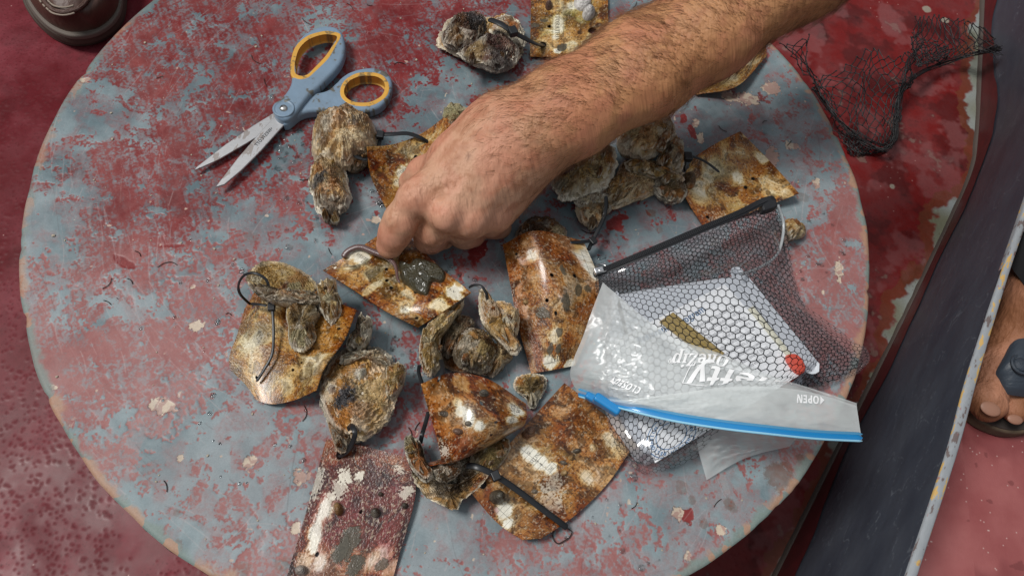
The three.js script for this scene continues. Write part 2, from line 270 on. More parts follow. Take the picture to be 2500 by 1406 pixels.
    if (e < .0075) { const k = sstep(.0075, .002, e); c = mix3(c, mix3(C(168, 132, 108), C(120, 134, 128), fbm(x * 80 + 5, z * 80, 3) > .5 ? 1 : 0), k * (.4 + .5 * chalk)); hgt -= .3 * k; }
    // fine pale scratches
    const sc2 = Math.abs(n2(sx * 14 + 40, sz * 700) - .5); if (sc2 < .004 && chalk < .75) c = mix3(c, C(190, 150, 150), .45);
    const sa = scratch[q * 4 + 3] / 255; if (sa > 0) { c = mix3(c, [lin(scratch[q * 4]), lin(scratch[q * 4 + 1]), lin(scratch[q * 4 + 2])], sa * (.5 + .5 * vf)); }
    const sp = .90 + .20 * grit; d[q * 4] = 255 * toS(c[0] * sp); d[q * 4 + 1] = 255 * toS(c[1] * sp); d[q * 4 + 2] = 255 * toS(c[2] * sp); d[q * 4 + 3] = 255;
    bumpTable[q] = hgt + grit * .1;
    // water film: smoother where the surface is still wet
    wetTable[q] = 255 * clamp(mix(.50, .30, clamp(1.1 - chalk + (fbm(x * 18 + 9, z * 18 + 60, 4) - .5) * 1.6)) + .1 * grit);
  }
});
function toS(v) { v = clamp(v); return v <= 0.0031308 ? v * 12.92 : 1.055 * Math.pow(v, 1 / 2.4) - 0.055; }
const tableBump = tex(768, 768, (d, W) => { for (let j = 0; j < W; j++) for (let i = 0; i < W; i++) { const a = (j * 2) * TT + i * 2, v = clamp((bumpTable[a] + bumpTable[a + 1] + bumpTable[a + TT] + bumpTable[a + TT + 1]) / 4 * .6 + .4) * 255; d.set([v, v, v, 255], (j * W + i) * 4); } }, { srgb: false });
const tableRough = tex(768, 768, (d, W) => { for (let j = 0; j < W; j++) for (let i = 0; i < W; i++) { const v = wetTable[(j * 2) * TT + i * 2]; d.set([v, v, v, 255], (j * W + i) * 4); } }, { srgb: false });

// ---------------------------------------------------------------- table
const edgeR = (a) => TABLE_R + (fbm(Math.cos(a) * 7 + 20, Math.sin(a) * 7 + 20, 3) - .5) * .004 - Math.max(0, n2(Math.cos(a) * 26 + 50, Math.sin(a) * 26 + 50) - .78) * .012;
{
  const t = thing('round_table', 'low round table with chipped blue grey paint over worn red', 'table', V3(0, 0, 0));
  const NA = 480, RR = [0, .05, .12, .2, .27, .30, .315, .3195, .3225, .3245, 1];
  const y = (r) => TABLE_Y;
  const top = gridGeo(NA, RR.length + 1, (u, v, i, j) => {
    const a = u * Math.PI * 2, er = edgeR(a);
    const r = j < RR.length - 1 ? Math.min(RR[j], er - .003) : er - (j === RR.length - 1 ? .0016 : 0), yy = TABLE_Y - (j === RR.length - 1 ? .0002 : j === RR.length ? .0009 : j === RR.length + 1 ? .0022 : 0);
    const x = Math.cos(a) * r, z = Math.sin(a) * r; return { p: V3(x, yy, z), uv: [x / TS + .5, z / TS + .5] };
  }, { flip: true });
  part(t, 'tabletop', top, phys({ specularIntensity: .7, map: tableMap, bumpMap: tableBump, bumpScale: .0006, roughnessMap: tableRough, roughness: 1 }));
  const band = tex(2048, 64, (d, W, H) => { for (let j = 0; j < H; j++) for (let i = 0; i < W; i++) { const n = fbm(i * .05, j * .09, 4, .6), m = fbm(i * .013 + 50, j * .02, 3); let c = mix3(C(70, 110, 118), C(124, 60, 48), sstep(.47, .53, m)); if (n > .58) c = mix3(C(150, 150, 140), C(150, 110, 80), n2(i * .1, j)); if (n < .36) c = C(70, 58, 50); const q = (j * W + i) * 4; d[q] = 255 * toS(c[0]); d[q + 1] = 255 * toS(c[1]); d[q + 2] = 255 * toS(c[2]); d[q + 3] = 255; } }, { repeat: true });
  const side = gridGeo(NA, 6, (u, v, i, j) => { const a = u * Math.PI * 2, r = edgeR(a) - [0, .0002, .0012, .0006, .0014, .002, .014][j] + (j > 0 && j < 6 ? (n2(u * 300, v * 4) - .5) * .002 : 0); return { p: V3(Math.cos(a) * r, TABLE_Y - [.0022, .004, .009, .013, .017, .020, .021][j], Math.sin(a) * r), uv: [u * 2, v] }; }, { flip: true });
  part(t, 'rim', side, std({ map: band, roughness: .6 }));
  const under = gridGeo(120, 1, (u, v) => { const a = u * Math.PI * 2, r = mix(TABLE_R - .018, .01, v); return { p: V3(Math.cos(a) * r, TABLE_Y - .021, Math.sin(a) * r) }; }, { flip: true });
  const steel = std({ color: new THREE.Color().setRGB(...C(84, 60, 56)), roughness: .7 });
  part(t, 'underside', under, steel);

  part(t, 'base', new THREE.LatheGeometry([[0, 0], [.15, 0], [.153, .005], [.15, .011], [.07, .014], [.066, .02]].map(([r, h]) => new THREE.Vector2(r, h)), 64), steel);
  part(t, 'pedestal', new THREE.LatheGeometry([[.06, .012], [.055, .03], [.052, .12], [.058, .15], [.11, .1695], [0, .1695]].map(([r, h]) => new THREE.Vector2(r, h)), 48), steel);
}
// ---------------------------------------------------------------- deck
const DS = 1.7, DC = [0.03, -0.12];
const deckSpots = [];
const wallBase = [[2420, -420], [2402, 0], [2396, 180], [2388, 340], [2372, 430], [2300, 590], [2200, 800], [2080, 1040], [2000, 1200], [1905, 1390], [1800, 1600]].map(([x, y]) => U(x, y, DECK));
const wallDist = (x, z) => { let m = 9; for (let i = 0; i + 1 < wallBase.length; i++) { const a = wallBase[i], b = wallBase[i + 1], dx = b.x - a.x, dz = b.z - a.z, t = clamp(((x - a.x) * dx + (z - a.z) * dz) / (dx * dx + dz * dz)); m = Math.min(m, Math.hypot(x - a.x - dx * t, z - a.z - dz * t)); } return m; };
const dB = new Float32Array(768 * 768), dR = new Float32Array(768 * 768);
// raised grit of the non-skid paint: a jittered cell pattern
function grit(x, z, s, keep) { const gx = x * s, gz = z * s, ix = Math.floor(gx), iz = Math.floor(gz); let best = 9, id = 0; for (let a = -1; a <= 1; a++) for (let b = -1; b <= 1; b++) { const h = HASH[((iz + b) & 255) << 8 | ((ix + a) & 255)], k = HASH[((iz + b + 91) & 255) << 8 | ((ix + a + 37) & 255)]; if (k > keep) continue; const r = .14 + .26 * HASH[((iz + b + 13) & 255) << 8 | ((ix + a + 7) & 255)]; const d = Math.hypot(gx - ix - a - h, gz - iz - b - k / keep) / r; if (d < best) { best = d; id = h; } } return best; }
const deckMap = tex(1536, 1536, (d, W, H) => {
  const rightAt = (x, z) => sstep(.10, .30, x + z * .1);
  const wornPt = [[2310, 50, 8], [2265, 22, 9], [2180, 455, 7]].map(([x, y, r]) => { const p = U(x, y, DECK); return [p.x, p.z, r * m2(x, y, DECK)]; });
  for (let j = 0, q = 0; j < H; j++) for (let i = 0; i < W; i++, q++) {
    const x = ((i + .5) / W - .5) * DS + DC[0], z = ((j + .5) / H - .5) * DS + DC[1];
    const rt = rightAt(x, z), big = fbm(x * 9 + 4, z * 9, 4), mid = fbm(x * 45, z * 45 + 9, 4, .6), fine = n2(x * 900, z * 900);
    let c = mix3(C(96, 26, 32), C(128, 56, 64), clamp((big - .38) * 2.2 + (mid - .5)));
    c = mix3(c, mix3(C(110, 30, 29), C(112, 52, 52), clamp((mid - .35) * 2.4)), rt);
    let h = mid * .3, wet = fbm(x * 5 + 30, z * 5 + 12, 3);
    const g1 = grit(x, z, 400, mix(.62, .34, rt) * sstep(.25, .5, fbm(x * 14 + 90, z * 14, 2) + .12 * (1 - rt)));
    if (g1 < 1) { const k = sstep(1, .55, g1); c = mix3(c, mix3(C(84, 20, 26), C(120, 44, 48), sstep(.5, 0, g1) * .6), k * mix(.7, .5, rt)); h += k * .6; }
    if (fine > .988) c = mix3(c, C(206, 188, 176), .75);
    if (mid > .72 && rt > .3) c = mix3(c, C(140, 124, 112), .5 * sstep(.72, .75, mid));
    { const gm = fbm(x * 24 + 8, z * 24 + 3, 5, .6); c = mix3(c, C(58, 24, 24), (sstep(.50, .64, gm) * .55 + sstep(.62, .72, mid) * .3) * (.4 + .6 * rt)); c = mix3(c, C(140, 92, 92), sstep(.54, .66, fbm(x * 30 + 50, z * 30, 4, .62)) * .35 * rt); }
    for (const s of wornPt) { const r = Math.hypot(x - s[0], z - s[1]) / s[2] + (mid - .5) * 2; if (r < 1) c = mix3(c, C(146, 140, 126), sstep(1, .8, r) * .85); }
    const wd = x > .2 ? wallDist(x, z) : 9; // paint worn to grey green primer along the foot of the coaming
    if (wd < .09) { const k = wd + (mid - .5) * .03 + (n2(x * 14, z * 14) - .5) * .026; if (k < .007) c = mix3(c, mix3(C(112, 112, 92), C(140, 146, 146), n2(x * 40, z * 40)), sstep(.008, .003, k)); else if (k < .018) c = mix3(c, C(104, 66, 44), .5); if (fine > .93 && k < .03) c = mix3(c, C(90, 60, 44), .6); }
    const sp = .92 + .16 * n2(x * 1500, z * 1500);
    d[q * 4] = 255 * toS(c[0] * sp); d[q * 4 + 1] = 255 * toS(c[1] * sp); d[q * 4 + 2] = 255 * toS(c[2] * sp); d[q * 4 + 3] = 255;
    if (!(i & 1) && !(j & 1)) { const o = (j >> 1) * 768 + (i >> 1); dB[o] = h; dR[o] = clamp(.36 + (mid - .5) * .5 + (g1 < 1 ? .2 : 0) + (wet - .5) * .2, .26, .8); }
  }
});
const grey = (A, k = 1) => tex(768, 768, (d, W) => { for (let q = 0; q < W * W; q++) { const v = clamp(A[q] * k) * 255; d.set([v, v, v, 255], q * 4); } }, { srgb: false });
const deckMat = phys({ specularIntensity: .30, map: deckMap, bumpMap: grey(dB, .75), bumpScale: .0006, roughnessMap: grey(dR), roughness: 1 });
{
  const g = gridGeo(8, 8, (u, v) => ({ p: V3((u - .5) * 6, 0, (v - .5) * 6), uv: [((u - .5) * 6 - DC[0]) / DS + .5, ((v - .5) * 6 - DC[1]) / DS + .5] }));
  deckMap.wrapS = deckMap.wrapT = deckMat.bumpMap.wrapS = deckMat.bumpMap.wrapT = deckMat.roughnessMap.wrapS = deckMat.roughnessMap.wrapT = THREE.MirroredRepeatWrapping;
  struct('deck', g, deckMat);
}
// ---------------------------------------------------------------- coaming and side deck
const WALL_H = 0.19;
const topIn = [[2560, 330], [2500, 504], [2371, 884], [2311, 1100], [2209, 1406], [2150, 1600]], topOut = [[2590, 390], [2500, 568], [2400, 884], [2341, 1100], [2241, 1406], [2180, 1600]];
{
  const hTop = WALL_H - TABLE_Y;
  const A = topIn.map(([x, y]) => U(x, y, hTop)), B = topOut.map(([x, y]) => U(x, y, hTop));
  // lengthen both ends in a straight line
  const ext = (L) => { const f = L[0].clone().sub(L[1]).normalize(), b = L[L.length - 1].clone().sub(L[L.length - 2]).normalize(); return [L[0].clone().addScaledVector(f, .9), ...L, L[L.length - 1].clone().addScaledVector(b, .7)]; };
  const TA = ext(A), TB = ext(B), BA = ext(wallBase);
  const at = (L, t) => V3(...crAt(L, t, arr3));
  const byZ = (L, z) => { let lo = 0, hi = 1; const up = L[L.length - 1].z > L[0].z; for (let k = 0; k < 40; k++) { const m = (lo + hi) / 2; if ((at(L, m).z < z) === up) lo = m; else hi = m; } return at(L, (lo + hi) / 2); };
  const z0 = -1.3, z1 = .75;
  const navy = tex(1024, 256, (d, W, H) => { for (let j = 0; j < H; j++) for (let i = 0; i < W; i++) { const n = fbm(i * .02, j * .03, 4), s = Math.abs(fbm(i * .03 + 9, j * .05 + 80, 3) - .5); let c = mix3(C(54, 59, 70), C(76, 81, 90), n); if (s < .006 && fbm(i * .01, j * .01) > .52) c = C(92, 98, 106); if (n2(i * .9, j * .9) > .985) c = mix3(c, C(130, 130, 128), .6); d.set([255 * toS(c[0]), 255 * toS(c[1]), 255 * toS(c[2]), 255], (j * W + i) * 4); } }, { repeat: true });
  const bumpW = tex(512, 128, (d, W, H) => { for (let q = 0; q < W * H; q++) { const i = q % W, j = q / W | 0, v = 255 * fbm(i * .05, j * .07, 4, .6); d.set([v, v, v, 255], q * 4); } }, { srgb: false, repeat: true });
  const t = thing('coaming', 'dark navy steel coaming plate with a scuffed grey top edge', 'coaming', V3(.45, 0, 0));
  const face = gridGeo(160, 24, (u, v) => { const z = mix(z0, z1, u), a = byZ(BA, z), b = byZ(TA, z), p = a.clone().lerp(b, v); p.y = mix(0, WALL_H, v); const bow = Math.sin(v * Math.PI) * -.004; p.x += bow; return { p, uv: [z * 1.1, v] }; });
  part(t, 'face', face, std({ map: navy, bumpMap: bumpW, bumpScale: .0012, roughness: .42 }));
  // deck paint lapped up onto the foot of the plate, with a brushed wavy edge
  const lap = gridGeo(260, 6, (u, v) => { const z = mix(z0, z1, u), f = v * (.14 + .22 * (fbm(z * 9 + 30, 3, 3) - .35)), p = byZ(BA, z).lerp(byZ(TA, z), Math.max(.01, f)); p.y = mix(0, WALL_H, Math.max(.01, f)); p.x += Math.sin(Math.max(.01, f) * Math.PI) * -.004 - .0012; return { p, uv: [z * 6, v] }; });
  const lapTex = tex(256, 64, (d, W, H) => { for (let q = 0; q < W * H; q++) { const i = q % W, j = q / W | 0, c = mix3(C(96, 30, 32), C(72, 26, 30), fbm(i * .08, j * .08, 3)); d.set([255 * toS(c[0]), 255 * toS(c[1]), 255 * toS(c[2]), 255], q * 4); } }, { repeat: true });
  part(t, 'red_paint', lap, std({ map: lapTex, roughness: .5, side: THREE.DoubleSide }), 'dark red paint lapped up the foot of the plate');
  const gtex = tex(1024, 32, (d, W, H) => { for (let j = 0; j < H; j++) for (let i = 0; i < W; i++) { const n = fbm(i * .06, j * .15, 4, .6), m = n2(i * .09 + 70, j * .2); let c = mix3(C(126, 130, 134), C(164, 168, 172), n); if (n > .66) c = C(196, 160, 96); if (n < .33) c = C(104, 92, 90); if (m > .93) c = mix3(c, C(150, 90, 90), .6); d.set([255 * toS(c[0]), 255 * toS(c[1]), 255 * toS(c[2]), 255], (j * W + i) * 4); } }, { repeat: true });
  const edge = gridGeo(160, 6, (u, v, i, j) => { const z = mix(z0, z1, u), a = byZ(TA, z), b = byZ(TB, z), p = a.clone().lerp(b, [-.02, 0, .15, .5, .85, 1, 1.02][j]); p.y = WALL_H + [-.004, .0, .0014, .0018, .0014, 0, -.004][j]; return { p, uv: [z * 1.6, v] }; });
  part(t, 'top_edge', edge, std({ map: gtex, roughness: .5 }));
  const out = gridGeo(160, 2, (u, v) => { const z = mix(z0, z1, u), p = byZ(TB, z); p.y = mix(WALL_H - .001, 0, v); return { p, uv: [z, v] }; });
  part(t, 'outer_face', out, std({ color: new THREE.Color().setRGB(...C(90, 94, 98)), roughness: .6 }));
  // foot weld along the deck
  const foot = gridGeo(160, 5, (u, v, i, j) => { const z = mix(z0, z1, u), a = byZ(BA, z), th = v * Math.PI; a.x -= .004 * Math.cos(th) * (1 + .3 * n2(u * 200, 3)); a.y = .0045 * Math.sin(th); return { p: a, uv: [z * 3, v] }; }, { flip: true });
  part(t, 'weld_bead', foot, std({ color: new THREE.Color().setRGB(...C(74, 64, 58)), roughness: .7 }));
  // raised side deck beyond it
  const SD = .085;
  const side = gridGeo(120, 8, (u, v) => { const z = mix(z0, z1, u), p = byZ(TB, z); p.x = mix(p.x - .002, p.x + 1.6, v); p.y = SD; return { p, uv: [p.x * 2.2, z * 2.2] }; });
  const dusty = tex(512, 512, (d, W) => { for (let j = 0; j < W; j++) for (let i = 0; i < W; i++) { const n = fbm(i * .03, j * .03, 4, .6), f = n2(i * .7, j * .7); let c = mix3(C(132, 60, 60), C(162, 96, 94), n); { const k = fbm(i * .012 + 7, j * .012, 4, .6); c = mix3(c, C(112, 46, 48), sstep(.5, .64, k) * .6); } if (f > .965) c = C(200, 184, 176); if (n2(i * .09, j * .09 + 40) > .93) c = mix3(c, C(96, 40, 40), .5); d.set([255 * toS(c[0]), 255 * toS(c[1]), 255 * toS(c[2]), 255], (j * W + i) * 4); } }, { repeat: true });
  const m = std({ map: dusty, bumpMap: deckMat.bumpMap, bumpScale: .0003, roughness: .5 });
  struct('side_deck', side, m);
}
const SIDE_H = .085 - TABLE_Y;
// ---------------------------------------------------------------- stained paper-plastic tags
function proj(p) { const d = p.clone().sub(CAM), z = d.dot(FORWARD); return [1250 + FPX * d.dot(CX) / z, 703 - FPX * d.dot(CY) / z]; }
function inverse(S) {                                                // nearest (u, v) of a surface to a photo pixel
  const n = 36, L = []; for (let j = 0; j <= n; j++) for (let i = 0; i <= n; i++) L.push([i / n, j / n, ...proj(S(i / n, j / n))]);
  return (x, y) => {
    let b = null, m = 1e9; for (const q of L) { const d = (q[2] - x) ** 2 + (q[3] - y) ** 2; if (d < m) { m = d; b = q; } }
    let [u, v] = b;
    for (let k = 0; k < 6; k++) { const e = 2e-3, p = proj(S(u, v)), pu = proj(S(u + (u > .99 ? -e : e), v)), pv = proj(S(u, v + (v > .99 ? -e : e))), su = u > .99 ? -1 : 1, sv = v > .99 ? -1 : 1; const a = (pu[0] - p[0]) / e * su, c = (pu[1] - p[1]) / e * su, b2 = (pv[0] - p[0]) / e * sv, d = (pv[1] - p[1]) / e * sv, D = a * d - b2 * c; if (Math.abs(D) < 1) break; const rx = x - p[0], ry = y - p[1]; u = clamp(u + (d * rx - b2 * ry) / D); v = clamp(v + (-c * rx + a * ry) / D); }
    return [u, v];
  };
}
const PAPER = C(242, 239, 226), TAN = C(192, 158, 98), AMBER = C(142, 90, 28), BROWN = C(84, 50, 18), DARK = C(58, 40, 26), PURPLE = C(104, 58, 56), OLIVE = C(96, 82, 44), MUD = C(62, 58, 46), ORANGE = C(158, 82, 12), CRUST = C(236, 228, 210), TAPE = C(214, 206, 190);
const tintOf = { w: PAPER, o: ORANGE, a: AMBER, b: BROWN, d: DARK, p: PURPLE, g: OLIVE, m: MUD, c: CRUST, t: TAN };
let tagSeed = 0;
function canvasOf(W, H) { const c = document.createElement('canvas'); c.width = W; c.height = H; return [c, c.getContext('2d')]; }
function writeOn(ctx, s, a, b, size, font, fit = true) {             // text whose baseline runs from a to b (canvas units)
  ctx.save(); ctx.translate(a[0], a[1]); ctx.rotate(Math.atan2(b[1] - a[1], b[0] - a[0])); ctx.font = `${font} `.replace('SZ', `${size}px`); ctx.font = font.replace('SZ', size.toFixed(1));
  const L = Math.hypot(b[0] - a[0], b[1] - a[1]), w = ctx.measureText(s).width || L; if (fit) ctx.scale(L / w, 1); ctx.fillText(s, 0, 0); ctx.restore();
}
function tagTexture(S, o) {
  const seed = ++tagSeed * 37.7, lu = S(0, .5).distanceTo(S(.5, .5)) + S(.5, .5).distanceTo(S(1, .5)), lv = S(.5, 0).distanceTo(S(.5, .5)) + S(.5, .5).distanceTo(S(.5, 1));
  const PPM = 5200, W = Math.round(lu * PPM), H = Math.round(lv * PPM), inv = inverse(S);
  const toC = (x, y) => { const [u, v] = inv(x, y); return [u * W, v * H]; };
  const [cv, ctx] = canvasOf(W, H); ctx.fillStyle = '#fff'; ctx.fillRect(0, 0, W, H); ctx.fillStyle = '#181410'; ctx.strokeStyle = '#3a342c';
  if (o.ruled) { ctx.lineWidth = 1.3; const [n, k] = o.ruled; for (let i = 1; i < n; i++) { ctx.beginPath(); ctx.moveTo(0, H * i / n); ctx.lineTo(W, H * i / n); ctx.stroke(); } for (let i = 1; i < k; i++) { ctx.beginPath(); ctx.moveTo(W * i / k, H * .1); ctx.lineTo(W * i / k, H * .92); ctx.stroke(); } }
  for (const [s, x1, y1, x2, y2, sz] of o.text || []) { const a = toC(x1, y1), b = toC(x2, y2), k = Math.hypot(b[0] - a[0], b[1] - a[1]) / Math.hypot(x2 - x1, y2 - y1); writeOn(ctx, s, a, b, sz * k, 'bold SZpx serif'); }
  for (const pl of o.lines || []) { ctx.lineWidth = 2; ctx.beginPath(); pl.forEach(([x, y], i) => { const q = toC(x, y); if (i) ctx.lineTo(...q); else ctx.moveTo(...q); }); ctx.stroke(); }
  const ink = ctx.getImageData(0, 0, W, H).data;
  const mpp = PPM * m2(...(o.mid || [1250, 800]), .015);             // canvas units to a photo pixel
  const B = (o.blobs || []).map(([x, y, r, t, k = 1, ey = 1]) => [...toC(x, y), r * mpp, tintOf[t], k, t, ey]), Hs = (o.holes || []).map(([x, y, r]) => [...toC(x, y), r * mpp]);
  const bump = new Uint8Array(W * H), am = o.stain ?? 1, pu = o.purple ?? 0, am2 = o.amber ?? .5, ol = o.olive ?? 0;
  const map = tex(W, H, (d) => {
    for (let j = 0, q = 0; j < H; j++) for (let i = 0; i < W; i++, q++) {
      const x = i / PPM, y = j / PPM, wx = x + (n2(x * 130 + seed, y * 130) - .5) * .010, wy = y + (n2(x * 130, y * 130 + seed) - .5) * .010;
      const a = fbm(wx * 55 + seed, wy * 55, 4, .6), b = fbm(wx * 95 + seed * 2, wy * 95 + 40, 4, .62), f = fbm(x * 1000 + seed, y * 1000, 3, .6), g = n2(x * 2300, y * 2300 + seed), e = fbm(wx * 38 + seed * 3, wy * 38 + 9, 3);
      let c, h = .5;
      const edge = Math.min(i, j, W - 1 - i, H - 1 - j) / PPM, eg = sstep(.010, .0, edge + (b - .5) * .012) * .8;
      let clean = 0;
      for (const q2 of B) if (q2[5] === 'w') { const dx = i - q2[0], dy = (j - q2[1]) / q2[6], r = Math.hypot(dx, dy) / q2[2] + (b - .5) * 1.0 + (f - .5) * .3; clean = Math.max(clean, q2[4] * sstep(1.1, .5, r)); }
      // stain as layers of tinted film over white plastic: rust, olive slime, purple crust, soot
      const st = (v, lo, hi) => sstep(lo, hi, v), keep = 1 - clean * .97;
      let kr = am * (.14 + 1.15 * st(a, .36, .66) + am2 * 1.15 * st(b, .40, .68) + .5 * st(e, .45, .65) + eg) * (.72 + .56 * f) * keep;
      let ko = ((ol + .25) * 1.0 * st(fbm(wx * 48 + 90 + seed, wy * 48, 4), .46, .66) + .22 * st(e, .40, .6)) * keep;
      let kp = pu ? pu * (.55 + 1.0 * st(fbm(wx * 30 + 7 + seed, wy * 30, 3), .36, .6)) * keep : 0;
      let kd = (.10 * f + 1.0 * st(f, .56, .72) * (.30 + .8 * a) + .75 * st(fbm(wx * 150 + seed, wy * 150, 3, .6), .56, .70) + .5 * st(fbm(wx * 75 + seed, wy * 75 + 33, 3, .6), .54, .68)) * (1 - clean * .75);
      for (const q2 of B) { const ty = q2[5]; if (ty === 'w' || ty === 'm' || ty === 'c') continue; const dx = i - q2[0], dy = (j - q2[1]) / q2[6]; if (Math.abs(dx) > q2[2] * 1.8 || Math.abs(dy) > q2[2] * 1.8) continue; const r = Math.hypot(dx, dy) / q2[2] + (b - .5) * 1.5 + (f - .5) * .4; if (r > 1.1) continue; const k = q2[4] * sstep(1.1, .3, r); if (ty === 'o') kr = mix(kr, 1.75, k * .85); else if (ty === 'a') kr += .9 * k; else if (ty === 'b') { kr += 1.1 * k; kd += .35 * k; } else if (ty === 'd') { kd += 1.1 * k; ko += .4 * k; } else if (ty === 'g') { ko += 1.1 * k; kd += .2 * k; } else if (ty === 'p') kp += 1.0 * k; else if (ty === 't') { kr = mix(kr, .5, k * .6); } }
      c = [PAPER[0] * Math.exp(-(kr * .46 + ko * .62 + kp * .78 + kd * 1.15)), PAPER[1] * Math.exp(-(kr * .97 + ko * .72 + kp * 1.65 + kd * 1.2)), PAPER[2] * Math.exp(-(kr * 1.9 + ko * 1.4 + kp * 1.4 + kd * 1.3))];
      const pale = st(fbm(x * 700 + 40, y * 700 + seed, 3, .6), .62, .72); c = mix3(c, mix3(CRUST, TAN, .4), pale * .30 * (1 - clean));
      h += (f - .5) * .35 + kr * .06 - kd * .1; const s3 = clamp(kd * .6);
      for (const q2 of B) { const ty = q2[5]; if (ty !== 'm' && ty !== 'c') continue; const dx = i - q2[0], dy = (j - q2[1]) / q2[6]; if (Math.abs(dx) > q2[2] * 1.7 || Math.abs(dy) > q2[2] * 1.7) continue; const r = Math.hypot(dx, dy) / q2[2] + (b - .5) * 1.6 + (f - .5) * (ty === 'c' ? 2.4 : .7); if (r < 1) { const k = q2[4] * sstep(1, .88, r); c = mix3(c, mix3(q2[3], mix3(q2[3], C(120, 110, 92), .35), g * .8), k * .95); h += k * .3; } }
      const t = ink[q * 4] / 255, dark = (1 - t) * (.75 + .25 * clean) * (1 - .4 * s3); c = mix3(c, C(26, 22, 18), dark * .96);
      const sp = .92 + .16 * g; let al = 255;
      for (const hq of Hs) { const r = Math.hypot(i - hq[0], j - hq[1]); if (r < hq[2]) al = 0; else if (r < hq[2] * 1.25) c = mix3(c, DARK, .4); }
      if (o.cut) for (const [cu, cv2, k] of o.cut) { if (Math.abs(i / W - cu) * W + Math.abs(j / H - cv2) * H < k * PPM + (f - .5) * 4) al = 0; }
      d[q * 4] = 255 * toS(c[0] * sp); d[q * 4 + 1] = 255 * toS(c[1] * sp); d[q * 4 + 2] = 255 * toS(c[2] * sp); d[q * 4 + 3] = al; bump[q] = 255 * clamp(h);
    }
  });
  const bm = tex(W, H, (d) => { for (let q = 0; q < W * H; q++) { const v = bump[q]; d[q * 4] = d[q * 4 + 1] = d[q * 4 + 2] = v; d[q * 4 + 3] = 255; } }, { srgb: false });
  return { map, bm, inv };
}
const bumpTile = tex(256, 256, (d, W) => { for (let j = 0; j < W; j++) for (let i = 0; i < W; i++) { const f = (a, b) => fbm(a * .12, b * .12, 4, .62), u = i / W, v = j / W; const val = mix(mix(f(i, j), f(i - W, j), u), mix(f(i, j - W), f(i - W, j - W), u), v); const b = clamp((val - .5) * 1.6 + .5) * 255; d.set([b, b, b, 255], (j * W + i) * 4); } }, { srgb: false, repeat: true });
const limpetMat = std({ vertexColors: true, roughness: .45, bumpMap: bumpTile, bumpScale: .0006 });
// a small dome sitting on a surface: outline in photo pixels
function domeOn(S, inv, outline, H, colour, { na = 48, nr = 12, pow = 2, rough = .3, lift = 0 } = {}) {
  const o = closedCR(outline, na).map(([x, y]) => inv(x, y)); let cu = 0, cv = 0; for (const q of o) { cu += q[0] / na; cv += q[1] / na; }
  const N = (u, v) => { const e = .01, a = S(Math.min(1, u + e), v).sub(S(Math.max(0, u - e), v)), b = S(u, Math.min(1, v + e)).sub(S(u, Math.max(0, v - e))); return b.cross(a).normalize(); };
  return gridGeo(na, nr, (a, s, i, j) => { const q = o[i % na], u = mix(cu, q[0], s), v = mix(cv, q[1], s), p = S(u, v), nz = fbm3(p.x * 160, p.y * 160, p.z * 160 + 5, 3), h = H * Math.pow(1 - Math.pow(s, pow), .6) * (1 + (nz - .5) * rough * 2) + lift; p.addScaledVector(N(u, v), j === nr ? -.0008 : h); return { p, uv: [p.x * 30, p.z * 30], c: colour(s, p, nz) }; }, { flip: true });
}
const ell = (x, y, a, b = a, t = 0, n = 10) => Array.from({ length: n }, (_, k) => { const w = k / n * 6.28319, c = Math.cos(w) * a, s = Math.sin(w) * b; return [x + c * Math.cos(t) - s * Math.sin(t), y + c * Math.sin(t) + s * Math.cos(t)]; });
const limpetCol = (a, b) => (s, p, n) => mix3(mix3(C(...a), C(...b), sstep(.35, .65, n + .12 * Math.sin(s * 26))), DARK, .35 * sstep(.55, .75, n3(p.x * 300, p.y * 300, p.z * 300)));
const tags = {};
function makeTag(key, label, ctrl, o) {
  const S = surf(ctrl), { map, bm, inv } = tagTexture(S, o), c = S(.5, .5), base = V3(c.x, TABLE_Y, c.z);
  const t = thing('field_tag', label, 'tag', base);
  part(t, 'card', sheet(S, 56, 56, .0007), phys({ map, bumpMap: bm, bumpScale: .0007, roughness: .30, specularIntensity: .7, clearcoat: (o.wet ?? .35), clearcoatRoughness: .13, alphaTest: .5, side: THREE.DoubleSide }));
  for (const [x, y, a, b, r, h, ca, cb] of o.limpets || []) part(t, 'limpet', domeOn(S, inv, ell(x, y, a, b, r), h, limpetCol(ca, cb)), limpetMat);
  return tags[key] = { S, inv, t };
}
const GREYS = [[120, 112, 100], [64, 58, 50]], PINKS = [[172, 134, 112], [96, 72, 60]], TANS = [[176, 146, 100], [110, 78, 44]], WHITES = [[206, 202, 198], [150, 146, 142]], BLACKS = [[84, 78, 66], [40, 38, 32]];
